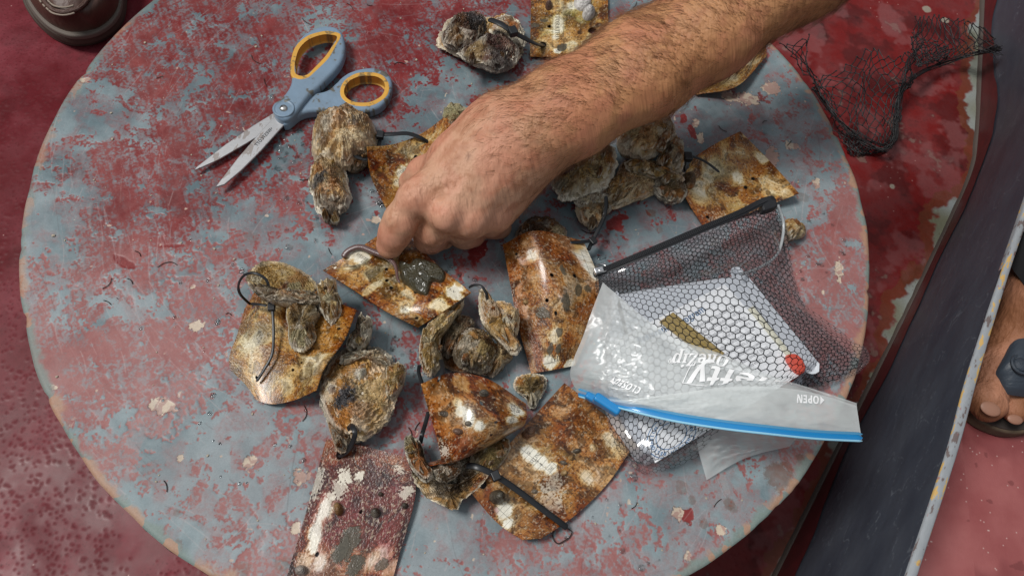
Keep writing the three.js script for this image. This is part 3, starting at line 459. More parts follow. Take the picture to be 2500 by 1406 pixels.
makeTag('top', 'mottled cream tag with ruled print and a white shell growing on it', [
  [[1297, -75, .004], [1390, -78, .006], [1484, -78, .004]], [[1296, 30, .004], [1390, 30, .006], [1485, 30, .005]], [[1294, 138, .003], [1390, 138, .005], [1486, 134, .005]]],
  { mid: [1390, 60], stain: .85, amber: .25, olive: .8, ruled: [9, 14], holes: [[1341, 64, 4.5], [1326, 108, 8], [1446, 74, 10]], text: [['OYSTERS RESTORATION', 1356, -40, 1356, 100, 11], ['DO NOT', 1356, 108, 1356, 135, 10], ['research', 1392, -10, 1392, 18, 8]],
    blobs: [[1311, 25, 11, 'o', 1, 2.2], [1305, 62, 12, 'm', .9, .6], [1326, 50, 10, 'm', .9, .5], [1362, 62, 20, 'w', .9, 2], [1372, 115, 12, 'm'], [1362, 125, 12, 'w', 1], [1395, 10, 18, 'w', .9], [1358, 90, 12, 'w', .9], [1395, 40, 12, 'g'], [1470, 40, 14, 'a'], [1460, 60, 12, 'b'], [1415, 78, 7, 'd']],
    limpets: [[1437, 34, 15, 18, .6, .009, ...WHITES], [1422, 8, 22, 20, 0, .007, ...WHITES], [1340, 15, 9, 11, .3, .006, [130, 100, 90], [84, 62, 54]]] });
makeTag('left', 'curled rust brown tag tied to the long tan oyster and half hidden by the hand', [
  [[896, 358, .026], [960, 352, .012], [1030, 325, .008], [1096, 276, .006]], [[906, 430, .016], [975, 425, .006], [1050, 405, .004], [1110, 380, .004]], [[945, 513, .008], [1000, 500, .003], [1060, 485, .003], [1120, 470, .003]]],
  { mid: [970, 430], amber: 1, stain: 1.1, text: [['RESTORATION', 960, 432, 1015, 402, 10], ['OYSTER', 958, 448, 1000, 432, 8]], holes: [[1014, 382, 4]], blobs: [[985, 420, 28, 'w', .9], [975, 448, 20, 'w', .8], [950, 390, 20, 'd', .6], [935, 470, 26, 'b', .8], [915, 400, 18, 'b', .8], [930, 430, 16, 'b', .7], [960, 490, 26, 'o', .6]] });
makeTag('right', 'rusty square tag with two punched holes beside the black zip tie tail', [
  [[1688, 388, .012], [1745, 352, .012], [1808, 320, .014]], [[1668, 462, .010], [1775, 440, .006], [1880, 393, .010]], [[1720, 557, .004], [1830, 520, .004], [1952, 472, .013]]],
  { mid: [1800, 440], amber: .55, stain: 1.05, holes: [[1839, 436, 4.5], [1821, 457, 4.5], [1728, 530, 4], [1672, 412, 6]], cut: [[0, 0, .006]], blobs: [[1858, 385, 18, 'w', .9, 1.3], [1802, 432, 18, 'w', .85, 1.4], [1725, 430, 22, 'w', .7, 2], [1710, 480, 26, 'w', .6], [1760, 540, 20, 'c', .3], [1765, 352, 22, 'w', .5], [1820, 332, 8, 'w', .8], [1790, 400, 26, 'a', .6], [1775, 445, 22, 'a', .6], [1880, 420, 24, 'b', .5], [1760, 500, 30, 'b', .4], [1920, 470, 18, 'w', .7], [1840, 465, 14, 'd', .4], [1760, 458, 9, 'd', .6], [1885, 420, 12, 'd', .45], [1695, 418, 10, 'd', .5]] });
makeTag('centre', 'wavy printed tag carrying a dark worm and a wet mud clump under the fingertip', [
  [[965, 545, .010], [1012, 592, .015], [1078, 655, .023], [1150, 714, .029]], [[880, 603, .015], [945, 652, .011], [1015, 702, .020], [1086, 757, .030]], [[787, 660, .010], [868, 711, .017], [945, 762, .020], [1020, 800, .014]]],
  { mid: [960, 690], amber: .75, stain: 1, olive: .35, holes: [[944, 684, 4.2], [955, 702, 4.2], [943, 657, 4.2], [1014, 713, 4.2], [1017, 776, 4.2]], text: [['FOR RESEARCH PURPOSES STRICTLY', 912, 607, 1110, 716, 8], ['OYSTER RESTORATION PROJECT', 868, 622, 1000, 700, 9], ['UNAUTHORIZED HANDLING PROHIBITED', 878, 640, 1085, 742, 8], ['PLEASE DO NOT TOUCH OR TAMPER', 860, 652, 1010, 738, 8], ['WITH', 1055, 708, 1085, 722, 9], ['DO NOT REMOVE', 935, 730, 1010, 770, 8], ['contact the research office', 840, 672, 960, 745, 7]],
    blobs: [[880, 630, 36, 'w', .85, .6], [860, 620, 26, 'w', .9], [1105, 715, 46, 'w', 1, .6], [1075, 745, 30, 'w', .9], [1118, 700, 26, 'w', 1], [912, 700, 12, 'w', .8, 3], [990, 715, 30, 'w', .7, .5], [985, 757, 16, 'w', .9], [920, 638, 12, 'o', .9], [985, 620, 22, 'o', .9], [950, 668, 18, 'o', 1], [980, 705, 9, 'o', 1], [1005, 700, 9, 'o', 1], [868, 652, 12, 'd', .8], [895, 640, 12, 'd', .6], [815, 655, 22, 'g', .8], [835, 680, 22, 'g', .7], [1060, 625, 30, 'b', .7], [1040, 600, 26, 'b', .8], [1000, 782, 30, 'b', .7, .5], [950, 755, 30, 'a', .5], [1085, 660, 24, 'a', .8], [1120, 690, 14, 'b', .6], [820, 652, 4, 'c', 1], [945, 710, 26, 'd', .4]] });
makeTag('middle', 'tall amber stained tag with four punched holes bulging over an oyster', [
  [[1227, 597, .012], [1308, 563, .031], [1425, 588, .017]], [[1243, 680, .013], [1345, 660, .030], [1462, 690, .012]], [[1262, 780, .010], [1358, 780, .020], [1442, 800, .009]], [[1297, 912, .004], [1350, 903, .006], [1405, 892, .004]]],
  { mid: [1345, 740], amber: .8, stain: .95, purple: .22, ruled: [22, 12], holes: [[1347, 671, 4.8], [1403, 673, 4.8], [1335, 733, 4.8], [1357, 764, 4.8], [1260, 620, 4]], text: [['No. 13', 1345, 885, 1395, 876, 14]], lines: [[[1325, 890], [1390, 876], [1388, 866]], [[1362, 868], [1374, 866], [1376, 876]]],
    blobs: [[1300, 625, 22, 'w', .9], [1425, 622, 34, 'w', 1], [1445, 655, 26, 'w', 1, 1.4], [1355, 820, 30, 'w', .8], [1345, 885, 46, 'w', 1, .5], [1390, 890, 30, 'w', 1, .6], [1345, 850, 14, 'm', .95], [1362, 850, 12, 'm', .95], [1325, 766, 20, 'm', .95, .7], [1382, 740, 12, 'm', .95, 2.2], [1373, 655, 7, 'm', .9, 2.4], [1412, 708, 8, 'm', .9, 2], [1435, 703, 9, 'm', .9, 1.2], [1365, 812, 12, 'm', .9], [1300, 655, 30, 'o', .6], [1320, 590, 30, 'b', .6], [1420, 740, 30, 'a', .8, 1.8], [1400, 600, 24, 'o', .6], [1250, 640, 18, 'b', .7, 2], [1310, 860, 24, 'p', .5, 2], [1330, 670, 30, 'a', .6]],
    limpets: [[1284, 738, 6, 7, .4, .003, ...TANS]] });
makeTag('folded', 'brown speckled tag with a rolled up side lying under a cluster of oysters', [
  [[603, 728, .006], [660, 690, .006], [765, 715, .010], [869, 757, .040]], [[580, 810, .005], [650, 790, .006], [740, 828, .011], [838, 830, .044]], [[558, 880, .004], [640, 880, .006], [728, 890, .014], [793, 893, .037]], [[580, 952, .004], [650, 985, .005], [712, 978, .011], [771, 953, .025]]],
  { mid: [700, 840], amber: .15, stain: 1.0, ruled: [16, 9], cut: [[0, 1, .019], [0, 0, .009]], holes: [[714, 903, 4.2], [735, 885, 3.6], [626, 922, 5], [826, 802, 4], [618, 747, 7]], text: [['ECOLOGICAL RESTORATION RESEARCH', 600, 800, 745, 850, 10], ['tampering is prohibited', 650, 900, 760, 930, 8]], blobs: [[628, 730, 30, 'b', .8], [700, 775, 26, 'b', .8, 1.6], [640, 775, 20, 'a', .7], [625, 770, 10, 'd', .6], [590, 890, 20, 'a', .8], [700, 945, 30, 'w', .4], [620, 840, 34, 'c', .25], [650, 860, 26, 'd', .25], [680, 955, 18, 'a', .5], [625, 945, 12, 'b', .6], [800, 850, 20, 'a', .4], [690, 900, 40, 't', .5], [640, 800, 20, 'd', .2]], limpets: [[653, 887, 6, 6, 0, .002, ...TANS]] });
makeTag('bottom', 'long purple brown tag with printed lines and a grey mud smear', [
  [[796, 1072, .008], [890, 1090, .007], [992, 1116, .009]], [[752, 1230, .004], [880, 1235, .004], [1014, 1205, .006]], [[700, 1406, .003], [832, 1406, .003], [966, 1385, .003]], [[672, 1510, .003], [800, 1512, .003], [936, 1510, .003]]],
  { mid: [860, 1250], amber: .5, stain: 1, purple: 1.2, holes: [[828, 1110, 10], [773, 1353, 4.5], [880, 1249, 4]], text: [['OYSTER RESTORATION RESEARCH', 732, 1385, 786, 1230, 11], ['PLEASE DO NOT TOUCH OR TAMPER WITH', 762, 1385, 812, 1230, 11], ['OYSTERS BELONG TO SHORE', 790, 1390, 826, 1262, 10], ['SIGNED', 716, 1400, 745, 1330, 10], ['contact', 925, 1370, 936, 1336, 8]],
    blobs: [[790, 1245, 26, 'w', 1, 1.6], [770, 1300, 26, 'w', 1, 2], [805, 1300, 20, 't', .8, 2.4], [738, 1380, 30, 'w', .8], [780, 1375, 22, 'w', .8], [920, 1370, 40, 'w', .75], [950, 1395, 30, 'w', .8], [845, 1160, 17, 'c', .9], [875, 1160, 13, 'c', .95], [830, 1190, 18, 'c', .6], [805, 1212, 12, 'c', .7], [965, 1130, 22, 't', .8], [975, 1145, 14, 'c', .6], [990, 1200, 14, 'c', .6], [935, 1185, 16, 'a', .8], [815, 1140, 26, 'a', .6], [882, 1105, 12, 't', .8], [850, 1330, 32, 'm', 1, 1.2], [832, 1345, 26, 'm', 1], [865, 1380, 26, 'm', 1, 1.4], [930, 1380, 18, 'm', .9, .7], [985, 1270, 22, 'a', .7], [970, 1240, 30, 'o', .35], [765, 1190, 18, 'c', .5, 2], [870, 1225, 20, 'd', .6]],
    limpets: [[825, 1243, 12, 18, -.3, .006, ...TANS], [916, 1252, 12, 13, .3, .006, ...GREYS], [929, 1207, 7, 6, 0, .003, ...GREYS], [735, 1393, 16, 14, 0, .006, [190, 180, 170], [110, 104, 100]], [988, 1235, 8, 8, 0, .004, ...GREYS]] });
makeTag('rolled', 'rust orange tag bent into a roll on top of an oyster clump', [
  [[1027, 937, .022], [1100, 911, .042], [1190, 925, .046], [1284, 985, .030]], [[1046, 1003, .030], [1130, 985, .050], [1212, 1000, .050], [1287, 1015, .036]], [[1068, 1078, .035], [1140, 1058, .048], [1212, 1048, .045], [1280, 1038, .031]], [[1072, 1130, .030], [1125, 1122, .036], [1200, 1085, .033], [1270, 1046, .023]], [[1014, 1141, .020], [1085, 1120, .018], [1180, 1090, .014], [1258, 1050, .012]]],
  { mid: [1150, 1010], amber: .9, stain: 1.05, purple: .15, wet: .5, holes: [[1175, 984, 4.5], [1211, 1031, 4.8], [1199, 1062, 4]], text: [['OYSTER RESTORATION', 1105, 1040, 1122, 930, 8], ['SHELLFISH FARM', 1138, 1030, 1145, 975, 9], ['TRANSECT', 1152, 1045, 1158, 990, 9], ['PLEASE NOTIFY', 1180, 1050, 1172, 985, 9], ['harbor.org', 1250, 1040, 1256, 988, 10], ['www', 1268, 1010, 1278, 985, 8]],
    blobs: [[1125, 1000, 18, 'w', 1], [1145, 1020, 18, 'w', 1, 1.4], [1170, 1040, 18, 'w', 1], [1118, 985, 14, 'w', 1], [1262, 1000, 26, 'w', 1, 1.4], [1250, 1025, 20, 'w', .95], [1125, 935, 22, 'w', .55], [1180, 945, 20, 'w', .4], [1090, 960, 40, 'o', .4], [1200, 980, 40, 'o', .4], [1085, 1100, 14, 'c', .6], [1130, 1085, 40, 'p', .4, .6], [1050, 950, 16, 'b', .6]],
    limpets: [[1180, 962, 12, 7, .2, .004, ...GREYS], [1087, 1011, 8, 8, 0, .004, ...GREYS], [1119, 1053, 12, 8, .2, .004, ...PINKS], [1143, 1034, 8, 7, 0, .003, ...GREYS]] });
makeTag('table', 'flat gridded tag with numbered cells, a hexagon emblem and a long zip tie across', [
  [[1145, 1197, .015], [1225, 1105, .012], [1300, 1020, .008], [1378, 935, .007]], [[1215, 1277, .010], [1312, 1177, .010], [1392, 1090, .008], [1468, 1005, .006]], [[1297, 1331, .011], [1402, 1260, .006], [1484, 1180, .004], [1552, 1080, .009]]],
  { mid: [1350, 1130], amber: .45, stain: .95, purple: .12, ruled: [17, 16], holes: [[1378, 1157, 5], [1179, 1184, 10]], cut: [[0, 1, .008]], text: [['ENVIRONMENTAL', 1245, 1105, 1322, 1032, 9], ['measurements in inches', 1250, 1112, 1330, 1036, 8], ['(point from left)', 1322, 1112, 1395, 1040, 9], ['BASELINE', 1290, 1142, 1322, 1108, 12], ['5', 1290, 1112, 1297, 1106, 11], ['5', 1310, 1132, 1317, 1126, 11], ['4', 1320, 1140, 1327, 1134, 11], ['6', 1310, 1088, 1316, 1082, 10], ['36', 1343, 1152, 1353, 1143, 10], ['8', 1364, 1148, 1370, 1142, 10], ['6', 1336, 1108, 1341, 1103, 9], ['7', 1346, 1118, 1351, 1113, 9], ['30', 1450, 1094, 1460, 1085, 10], ['29', 1440, 1106, 1450, 1097, 9], ['8', 1398, 1024, 1403, 1019, 9], ['9', 1425, 1020, 1430, 1015, 9], ['20', 1420, 1070, 1428, 1062, 9], ['12', 1400, 1060, 1408, 1052, 9], ['11', 1292, 1162, 1299, 1156, 9], ['REEF', 1366, 972, 1380, 968, 8], ['SITE', 1368, 980, 1382, 976, 8]],
    lines: [[[1358, 972], [1364, 958], [1378, 956], [1388, 972], [1382, 986], [1366, 984], [1358, 972]]],
    blobs: [[1295, 1110, 26, 'w', 1, 1.5], [1318, 1128, 24, 'w', 1], [1345, 1142, 22, 'w', 1, .7], [1230, 1250, 26, 'w', 1, 1.4], [1240, 1280, 20, 'w', 1], [1490, 1075, 26, 'w', .8], [1510, 1100, 28, 'w', .6], [1430, 1165, 26, 'w', .7], [1450, 1092, 14, 'w', .7], [1370, 1055, 36, 'a', .7], [1410, 1010, 26, 'a', .5], [1370, 1090, 24, 'b', .5], [1330, 1270, 50, 'b', .6, .6], [1420, 1230, 30, 'b', .5], [1190, 1200, 22, 'p', .6], [1200, 1250, 20, 'p', .5], [1240, 1190, 24, 'd', .35], [1350, 1190, 30, 'c', .35], [1340, 1220, 30, 'c', .3], [1385, 1110, 10, 'd', .5], [1415, 990, 6, 'd', .6], [1450, 1050, 8, 'd', .4], [1400, 1105, 12, 'd', .35]],
    limpets: [[1213, 1214, 19, 18, 0, .012, ...BLACKS], [1293, 1056, 13, 12, 0, .008, ...PINKS], [1283, 1063, 12, 8, .8, .004, [150, 110, 80], [90, 50, 30]], [1408, 1101, 11, 6, -.2, .003, ...GREYS], [1394, 1118, 7, 7, 0, .003, ...TANS], [1375, 1130, 10, 5, .3, .003, ...GREYS], [1305, 1200, 7, 6, 0, .003, ...GREYS], [1377, 1155, 8, 8, 0, .003, ...TANS]] });
makeTag('back', 'amber tag with a rounded corner sticking out from beneath the forearm', [
  [[1640, 150, .004], [1740, 90, .010], [1850, 60, .006]], [[1672, 200, .005], [1765, 160, .022], [1868, 105, .008]], [[1702, 231, .003], [1800, 210, .012], [1873, 136, .006]]],
  { mid: [1790, 190], amber: .6, stain: 1, text: [['RESTORATION RESEARCH', 1740, 212, 1835, 160, 9]], blobs: [[1850, 150, 16, 'w', .6], [1800, 190, 20, 'w', .4], [1740, 212, 22, 'o', .5]] });
// ---------------------------------------------------------------- oysters
const shellMat = phys({ vertexColors: true, roughness: .5, bumpMap: bumpTile, bumpScale: .0013, clearcoat: .36, clearcoatRoughness: .18, specularIntensity: .6 });
const PAL = {
  tan: [C(218, 192, 146), C(172, 134, 82), C(94, 68, 40)], pale: [C(228, 208, 170), C(190, 156, 106), C(104, 78, 48)], dark: [C(122, 104, 80), C(86, 66, 48), C(46, 36, 28)], olive: [C(200, 174, 120), C(152, 120, 66), C(76, 62, 36)],
  grey: [C(204, 194, 172), C(162, 142, 110), C(84, 74, 60)], maroon: [C(126, 96, 80), C(84, 56, 50), C(44, 32, 30)], rust: [C(168, 126, 78), C(124, 74, 34), C(60, 38, 22)], white: [C(226, 222, 208), C(190, 176, 146), C(130, 108, 76)], gold: [C(212, 178, 116), C(172, 124, 60), C(98, 66, 30)],
};
let shellSeed = 0;
// one valve: outline traced in photo pixels at height h; dome H (negative: hollow); D depth of the underside
function valve(outline, o = {}) {
  const { h = .008, H = .012, D = .007, pal = 'tan', rim = .35, tilt = [0, 0], mud = .35, spots = [], umbo = [.5, .5], lam = 1, ruffle = 1, flat = 1.6 } = o;
  const seed = ++shellSeed * 13.37, P = PAL[pal], N = o.sub ? 120 : 170, M = o.sub ? 24 : 46;
  let mx = 0, my = 0; for (const q of outline) { mx += q[0] / outline.length; my += q[1] / outline.length; }
  let bx0 = 1e9, bx1 = -1e9, by0 = 1e9, by1 = -1e9; for (const q of outline) { bx0 = Math.min(bx0, q[0]); bx1 = Math.max(bx1, q[0]); by0 = Math.min(by0, q[1]); by1 = Math.max(by1, q[1]); }
  const hAt = (x, y) => h + tilt[0] * (x - mx) / (bx1 - bx0) * 2 + tilt[1] * (y - my) / (by1 - by0) * 2;
  const loop = closedCR(outline, N).map(([x, y], k) => { const a = k / N * 6.28319, w = (fbm(Math.cos(a) * 5 + seed, Math.sin(a) * 5, 3, .6) - .5) * .10 + (fbm(Math.cos(a) * 22 + seed, Math.sin(a) * 22, 3, .65) - .5) * (ruffle ? .11 : .01) * (o.sub ? 1.8 : 1); return [x + (x - mx) * w, y + (y - my) * w]; });
  const rimW = loop.map(([x, y], k) => { const p = U(x, y, Math.max(.0012, hAt(x, y))); p.y += (fbm(k * .16 + seed, 3, 3) - .5) * .004 * ruffle; p.y = Math.max(p.y, TABLE_Y + .001); return p; });
  const ux = mix(bx0, bx1, umbo[0]), uy = mix(by0, by1, umbo[1]), cen = U(ux, uy, Math.max(.002, hAt(ux, uy)));
  const size = rimW.reduce((s, p) => s + p.distanceTo(cen), 0) / N;
  const SP = spots.map(([x, y, r, c, k = 1]) => { const p = U(x, y, hAt(x, y) + H * .5); return [p.x, p.z, r * m2(x, y, h), c, k]; });
  const shade = (p, s, k) => {
    const n = fbm3(p.x * 90 + seed, p.y * 90, p.z * 90, 4, .6), f = fbm3(p.x * 420, p.y * 420 + seed, p.z * 420, 3, .62), g = n3(p.x * 1100, p.y * 1100, p.z * 1100);
    const ringed = .5 + .5 * Math.sin(s * 34 * lam + n * 16);
    let c = mix3(P[0], P[1], sstep(.36, .62, n + (f - .5) * .5)); c = mix3(c, P[2], sstep(.54, .72, n * .4 + f * .6) * .65); c = mix3(c, P[1], ringed * .30);
    c = mix3(c, DARK, sstep(.63 - mud * .15, .75 - mud * .12, fbm3(p.x * 60 + 40, p.y * 60 + seed, p.z * 60, 4, .6) * .6 + f * .4) * (.35 + .65 * mud));
    c = mix3(c, C(220, 206, 176), sstep(.58, .70, fbm3(p.x * 200 + seed, p.y * 200, p.z * 200 + 9, 3)) * .4);
    c = mix3(c, C(156, 92, 34), sstep(.50, .66, fbm3(p.x * 50 + 70, p.y * 50, p.z * 50 + seed, 3)) * .55);
    c = mix3(c, C(74, 48, 26), sstep(.47, .60, fbm3(p.x * 34 + 20, p.y * 34 + seed, p.z * 34, 4, .6)) * (.50 + .35 * mud)); c = mix3(c, C(236, 230, 212), sstep(.62, .70, fbm3(p.x * 75 + 120, p.y * 75, p.z * 75 + seed, 3)) * .36);
    const rw = rim * sstep(.88 - .06 * rim, .96, s + (f - .5) * .12); c = mix3(c, C(232, 226, 208), rw * .9);
    for (const q of SP) { const r = Math.hypot(p.x - q[0], p.z - q[1]) / q[2] + (n - .5) * 1.5 + (f - .5) * 1.1; if (r < 1) c = mix3(c, mix3(q[3], mix3(q[3], DARK, .5), g * .5), q[4] * sstep(1, .6, r)); }
    const sp = (.62 + .50 * g) * (.86 + .46 * sstep(.3, .7, n)); return [c[0] * sp, c[1] * sp, c[2] * sp];
  };
  const top = gridGeo(N, M, (a, s, i, j) => {
    const R = rimW[i % N], p = cen.clone().lerp(R, s); const hc = mix(cen.y, R.y, s);
    const n = fbm3(p.x * 70 + seed, 2, p.z * 70, 4, .6), f = fbm3(p.x * 300 + seed, 5, p.z * 300, 3, .6);
    const wob = (n - .5) * .9, ph = (s * 12 * lam + wob * 3.4), saw = (ph - Math.floor(ph)); // overlapping growth lamellae
    const k = Math.min(1, (1 - s) * 14);
    p.y = hc + H * 1.25 * Math.pow(Math.max(0, 1 - Math.pow(s, flat)), .75) * (1 + (n - .5) * .9) + k * ((n - .5) * size * .20 + (f - .5) * .0022 + (Math.abs(fbm3(p.x * 130 + seed, 8, p.z * 130, 3, .6) - .5) * 2 - .3) * -size * .10 + (saw * saw * .0026 - .0010) * lam * clamp(size / .022));
    const fold = Math.sin(a * 6.28319 * 7 + seed) * .0014 * s * s * ruffle * (1 - s * .2); p.y += fold * k; p.y = Math.max(p.y, TABLE_Y + .0015);
    return { p, uv: [p.x * 26, p.z * 26], c: shade(p, s, k) };
  }, { flip: true });
  const bot = gridGeo(N, 10, (a, v, i, j) => { const s = 1 - v, R = rimW[i % N], p = cen.clone().lerp(R, s * .985); p.y = Math.max(TABLE_Y + .0006, mix(cen.y, R.y, s) - (j === 0 ? .0006 : .0012) - (H < 0 ? -H : 0) * (1 - s * s) - D * Math.pow(1 - s * s, .55)); return { p, uv: [p.x * 26, p.z * 26], c: shade(p, j === 0 ? 1 : .6, 1) }; }, { flip: true });
  return mergeGeometries([top, bot]);
}
function cluster(name, label, at, parts, group) {
  const b = U(at[0], at[1], 0), t = thing(name, label, 'oyster', b, group);
  for (const [o, k] of parts) {
    const G = [valve(o, k)];
    if (!k.name && (k.H ?? .012) > .0035) { // thin broken lamellae stacked on the valve
      let mx = 0, my = 0, x0 = 1e9, x1 = -1e9, y0 = 1e9, y1 = -1e9; for (const q of o) { x0 = Math.min(x0, q[0]); x1 = Math.max(x1, q[0]); y0 = Math.min(y0, q[1]); y1 = Math.max(y1, q[1]); } const um = k.umbo || [.5, .5]; mx = mix(x0, x1, um[0]); my = mix(y0, y1, um[1]);
      for (const [s, l] of [[.84, .30], [.62, .55]]) G.push(valve(o.map(([x, y]) => [mx + (x - mx) * s, my + (y - my) * s]), { ...k, sub: true, h: (k.h ?? .008) + (k.H ?? .012) * l + .0012, H: (k.H ?? .012) * (1 - l) * .9, D: .0015, rim: Math.max(.35, (k.rim ?? .35) * .7), ruffle: 2.2 }));
    }
    part(t, k.name || 'shell', mergeGeometries(G), shellMat);
    if (!k.name && (k.H ?? .012) > .0055) { // young oysters settled on the shell
      const R = rng(shellSeed * 17 + 3), n = 2 + Math.floor(R() * 2);
      for (let q = 0; q < n; q++) { const a = o[Math.floor(R() * o.length)], b = o[Math.floor(R() * o.length)], w = .2 + .6 * R(), mx = o.reduce((s, z) => s + z[0], 0) / o.length, my = o.reduce((s, z) => s + z[1], 0) / o.length, x = mix(mx, mix(a[0], b[0], w), .75), y = mix(my, mix(a[1], b[1], w), .75), r = 7 + 9 * R(), H = k.H ?? .012;
        part(t, 'young_oyster', valve(ell(x, y, r, r * (.55 + .35 * R()), R() * 3, 8), { sub: true, h: (k.h ?? .008) + H * .75, H: .003 + .003 * R(), D: .006, pal: ['pale', 'olive', 'rust', 'grey', 'dark'][Math.floor(R() * 5)], rim: .3 + .6 * R(), mud: .4, ruffle: 2, tilt: [(R() - .5) * .008, (R() - .5) * .008] }), shellMat); }
    }
  }
  return t;
}
const GR = C(78, 78, 80), BK = C(40, 36, 34), WT = C(222, 216, 198), OR = C(158, 92, 34), MR = C(78, 46, 44);
cluster('oyster_cluster', 'dark ruffled oyster cluster zip tied beside the cream ruled tag', [1170, 110], [
  [[[1064, 104], [1076, 78], [1098, 48], [1140, 34], [1185, 42], [1232, 38], [1264, 50], [1282, 84], [1280, 118], [1268, 142], [1256, 162], [1216, 178], [1180, 168], [1140, 148], [1100, 130], [1076, 120]], { h: .006, H: .006, D: .005, pal: 'gold', rim: .6, mud: .2 }],
  [[[1192, 64], [1228, 38], [1264, 50], [1282, 88], [1278, 116], [1240, 98], [1204, 92]], { h: .013, H: .004, pal: 'white', rim: .9, mud: .15, spots: [[1250, 62, 22, OR, .9], [1212, 78, 10, BK, .8]] }],
  [[[1078, 98], [1094, 58], [1132, 36], [1178, 40], [1190, 62], [1182, 88], [1162, 106], [1126, 122], [1094, 116]], { h: .014, H: .011, pal: 'maroon', rim: .4, mud: .6, umbo: [.4, .55], spots: [[1170, 60, 30, BK, .9], [1150, 40, 22, GR, .7], [1112, 92, 22, C(150, 128, 98), .7]] }],
  [[[1116, 126], [1160, 108], [1188, 92], [1216, 88], [1246, 94], [1266, 114], [1264, 146], [1240, 172], [1206, 176], [1160, 158], [1128, 142]], { h: .013, H: .012, pal: 'maroon', rim: .8, mud: .6, spots: [[1226, 150, 34, GR, .7], [1160, 130, 22, C(170, 144, 100), .8], [1205, 112, 30, MR, .7]] }]]);
cluster('oyster_cluster', 'long tan oyster with a white frilled lip touching the scissors handle', [840, 400], [
  [[[760, 350], [766, 312], [790, 284], [838, 268], [880, 276], [912, 308], [924, 345], [918, 376], [892, 384], [872, 402], [850, 418], [822, 420], [792, 410], [768, 396]], { h: .009, H: .024, D: .008, pal: 'pale', rim: .3, mud: .3, umbo: [.5, .5], spots: [[845, 280, 40, C(110, 76, 48), .7], [900, 320, 26, C(120, 88, 56), .6], [870, 312, 12, GR, .5], [870, 372, 18, DARK, .6]] }],
  [[[868, 366], [900, 356], [918, 376], [896, 402], [866, 420], [848, 412]], { h: .006, H: .010, pal: 'tan', rim: .2, mud: .5 }],
  [[[754, 458], [760, 418], [776, 394], [806, 386], [832, 398], [848, 432], [852, 460], [858, 486], [848, 514], [824, 528], [790, 526], [770, 512], [764, 482]], { h: .010, H: .014, pal: 'pale', rim: 1, mud: .45, ruffle: 2, umbo: [.45, .35], spots: [[780, 446, 22, GR, .9], [812, 500, 36, C(92, 72, 58), .8], [815, 465, 14, OR, .5], [800, 412, 20, C(212, 184, 138), .7]] }],
  [[[786, 526], [800, 518], [820, 522], [826, 534], [812, 543], [794, 541]], { h: .004, H: .006, pal: 'dark', rim: 0, mud: .9 }]]);
cluster('shell_fragment', 'pale green grey shell flake lying beside the wrist', [1110, 275], [[[[1081, 286], [1086, 264], [1104, 253], [1130, 258], [1146, 272], [1130, 300], [1094, 304]], { h: .004, H: .003, pal: 'grey', rim: .3, mud: .1, spots: [[1105, 275, 40, C(176, 172, 132), .7]] }]]);
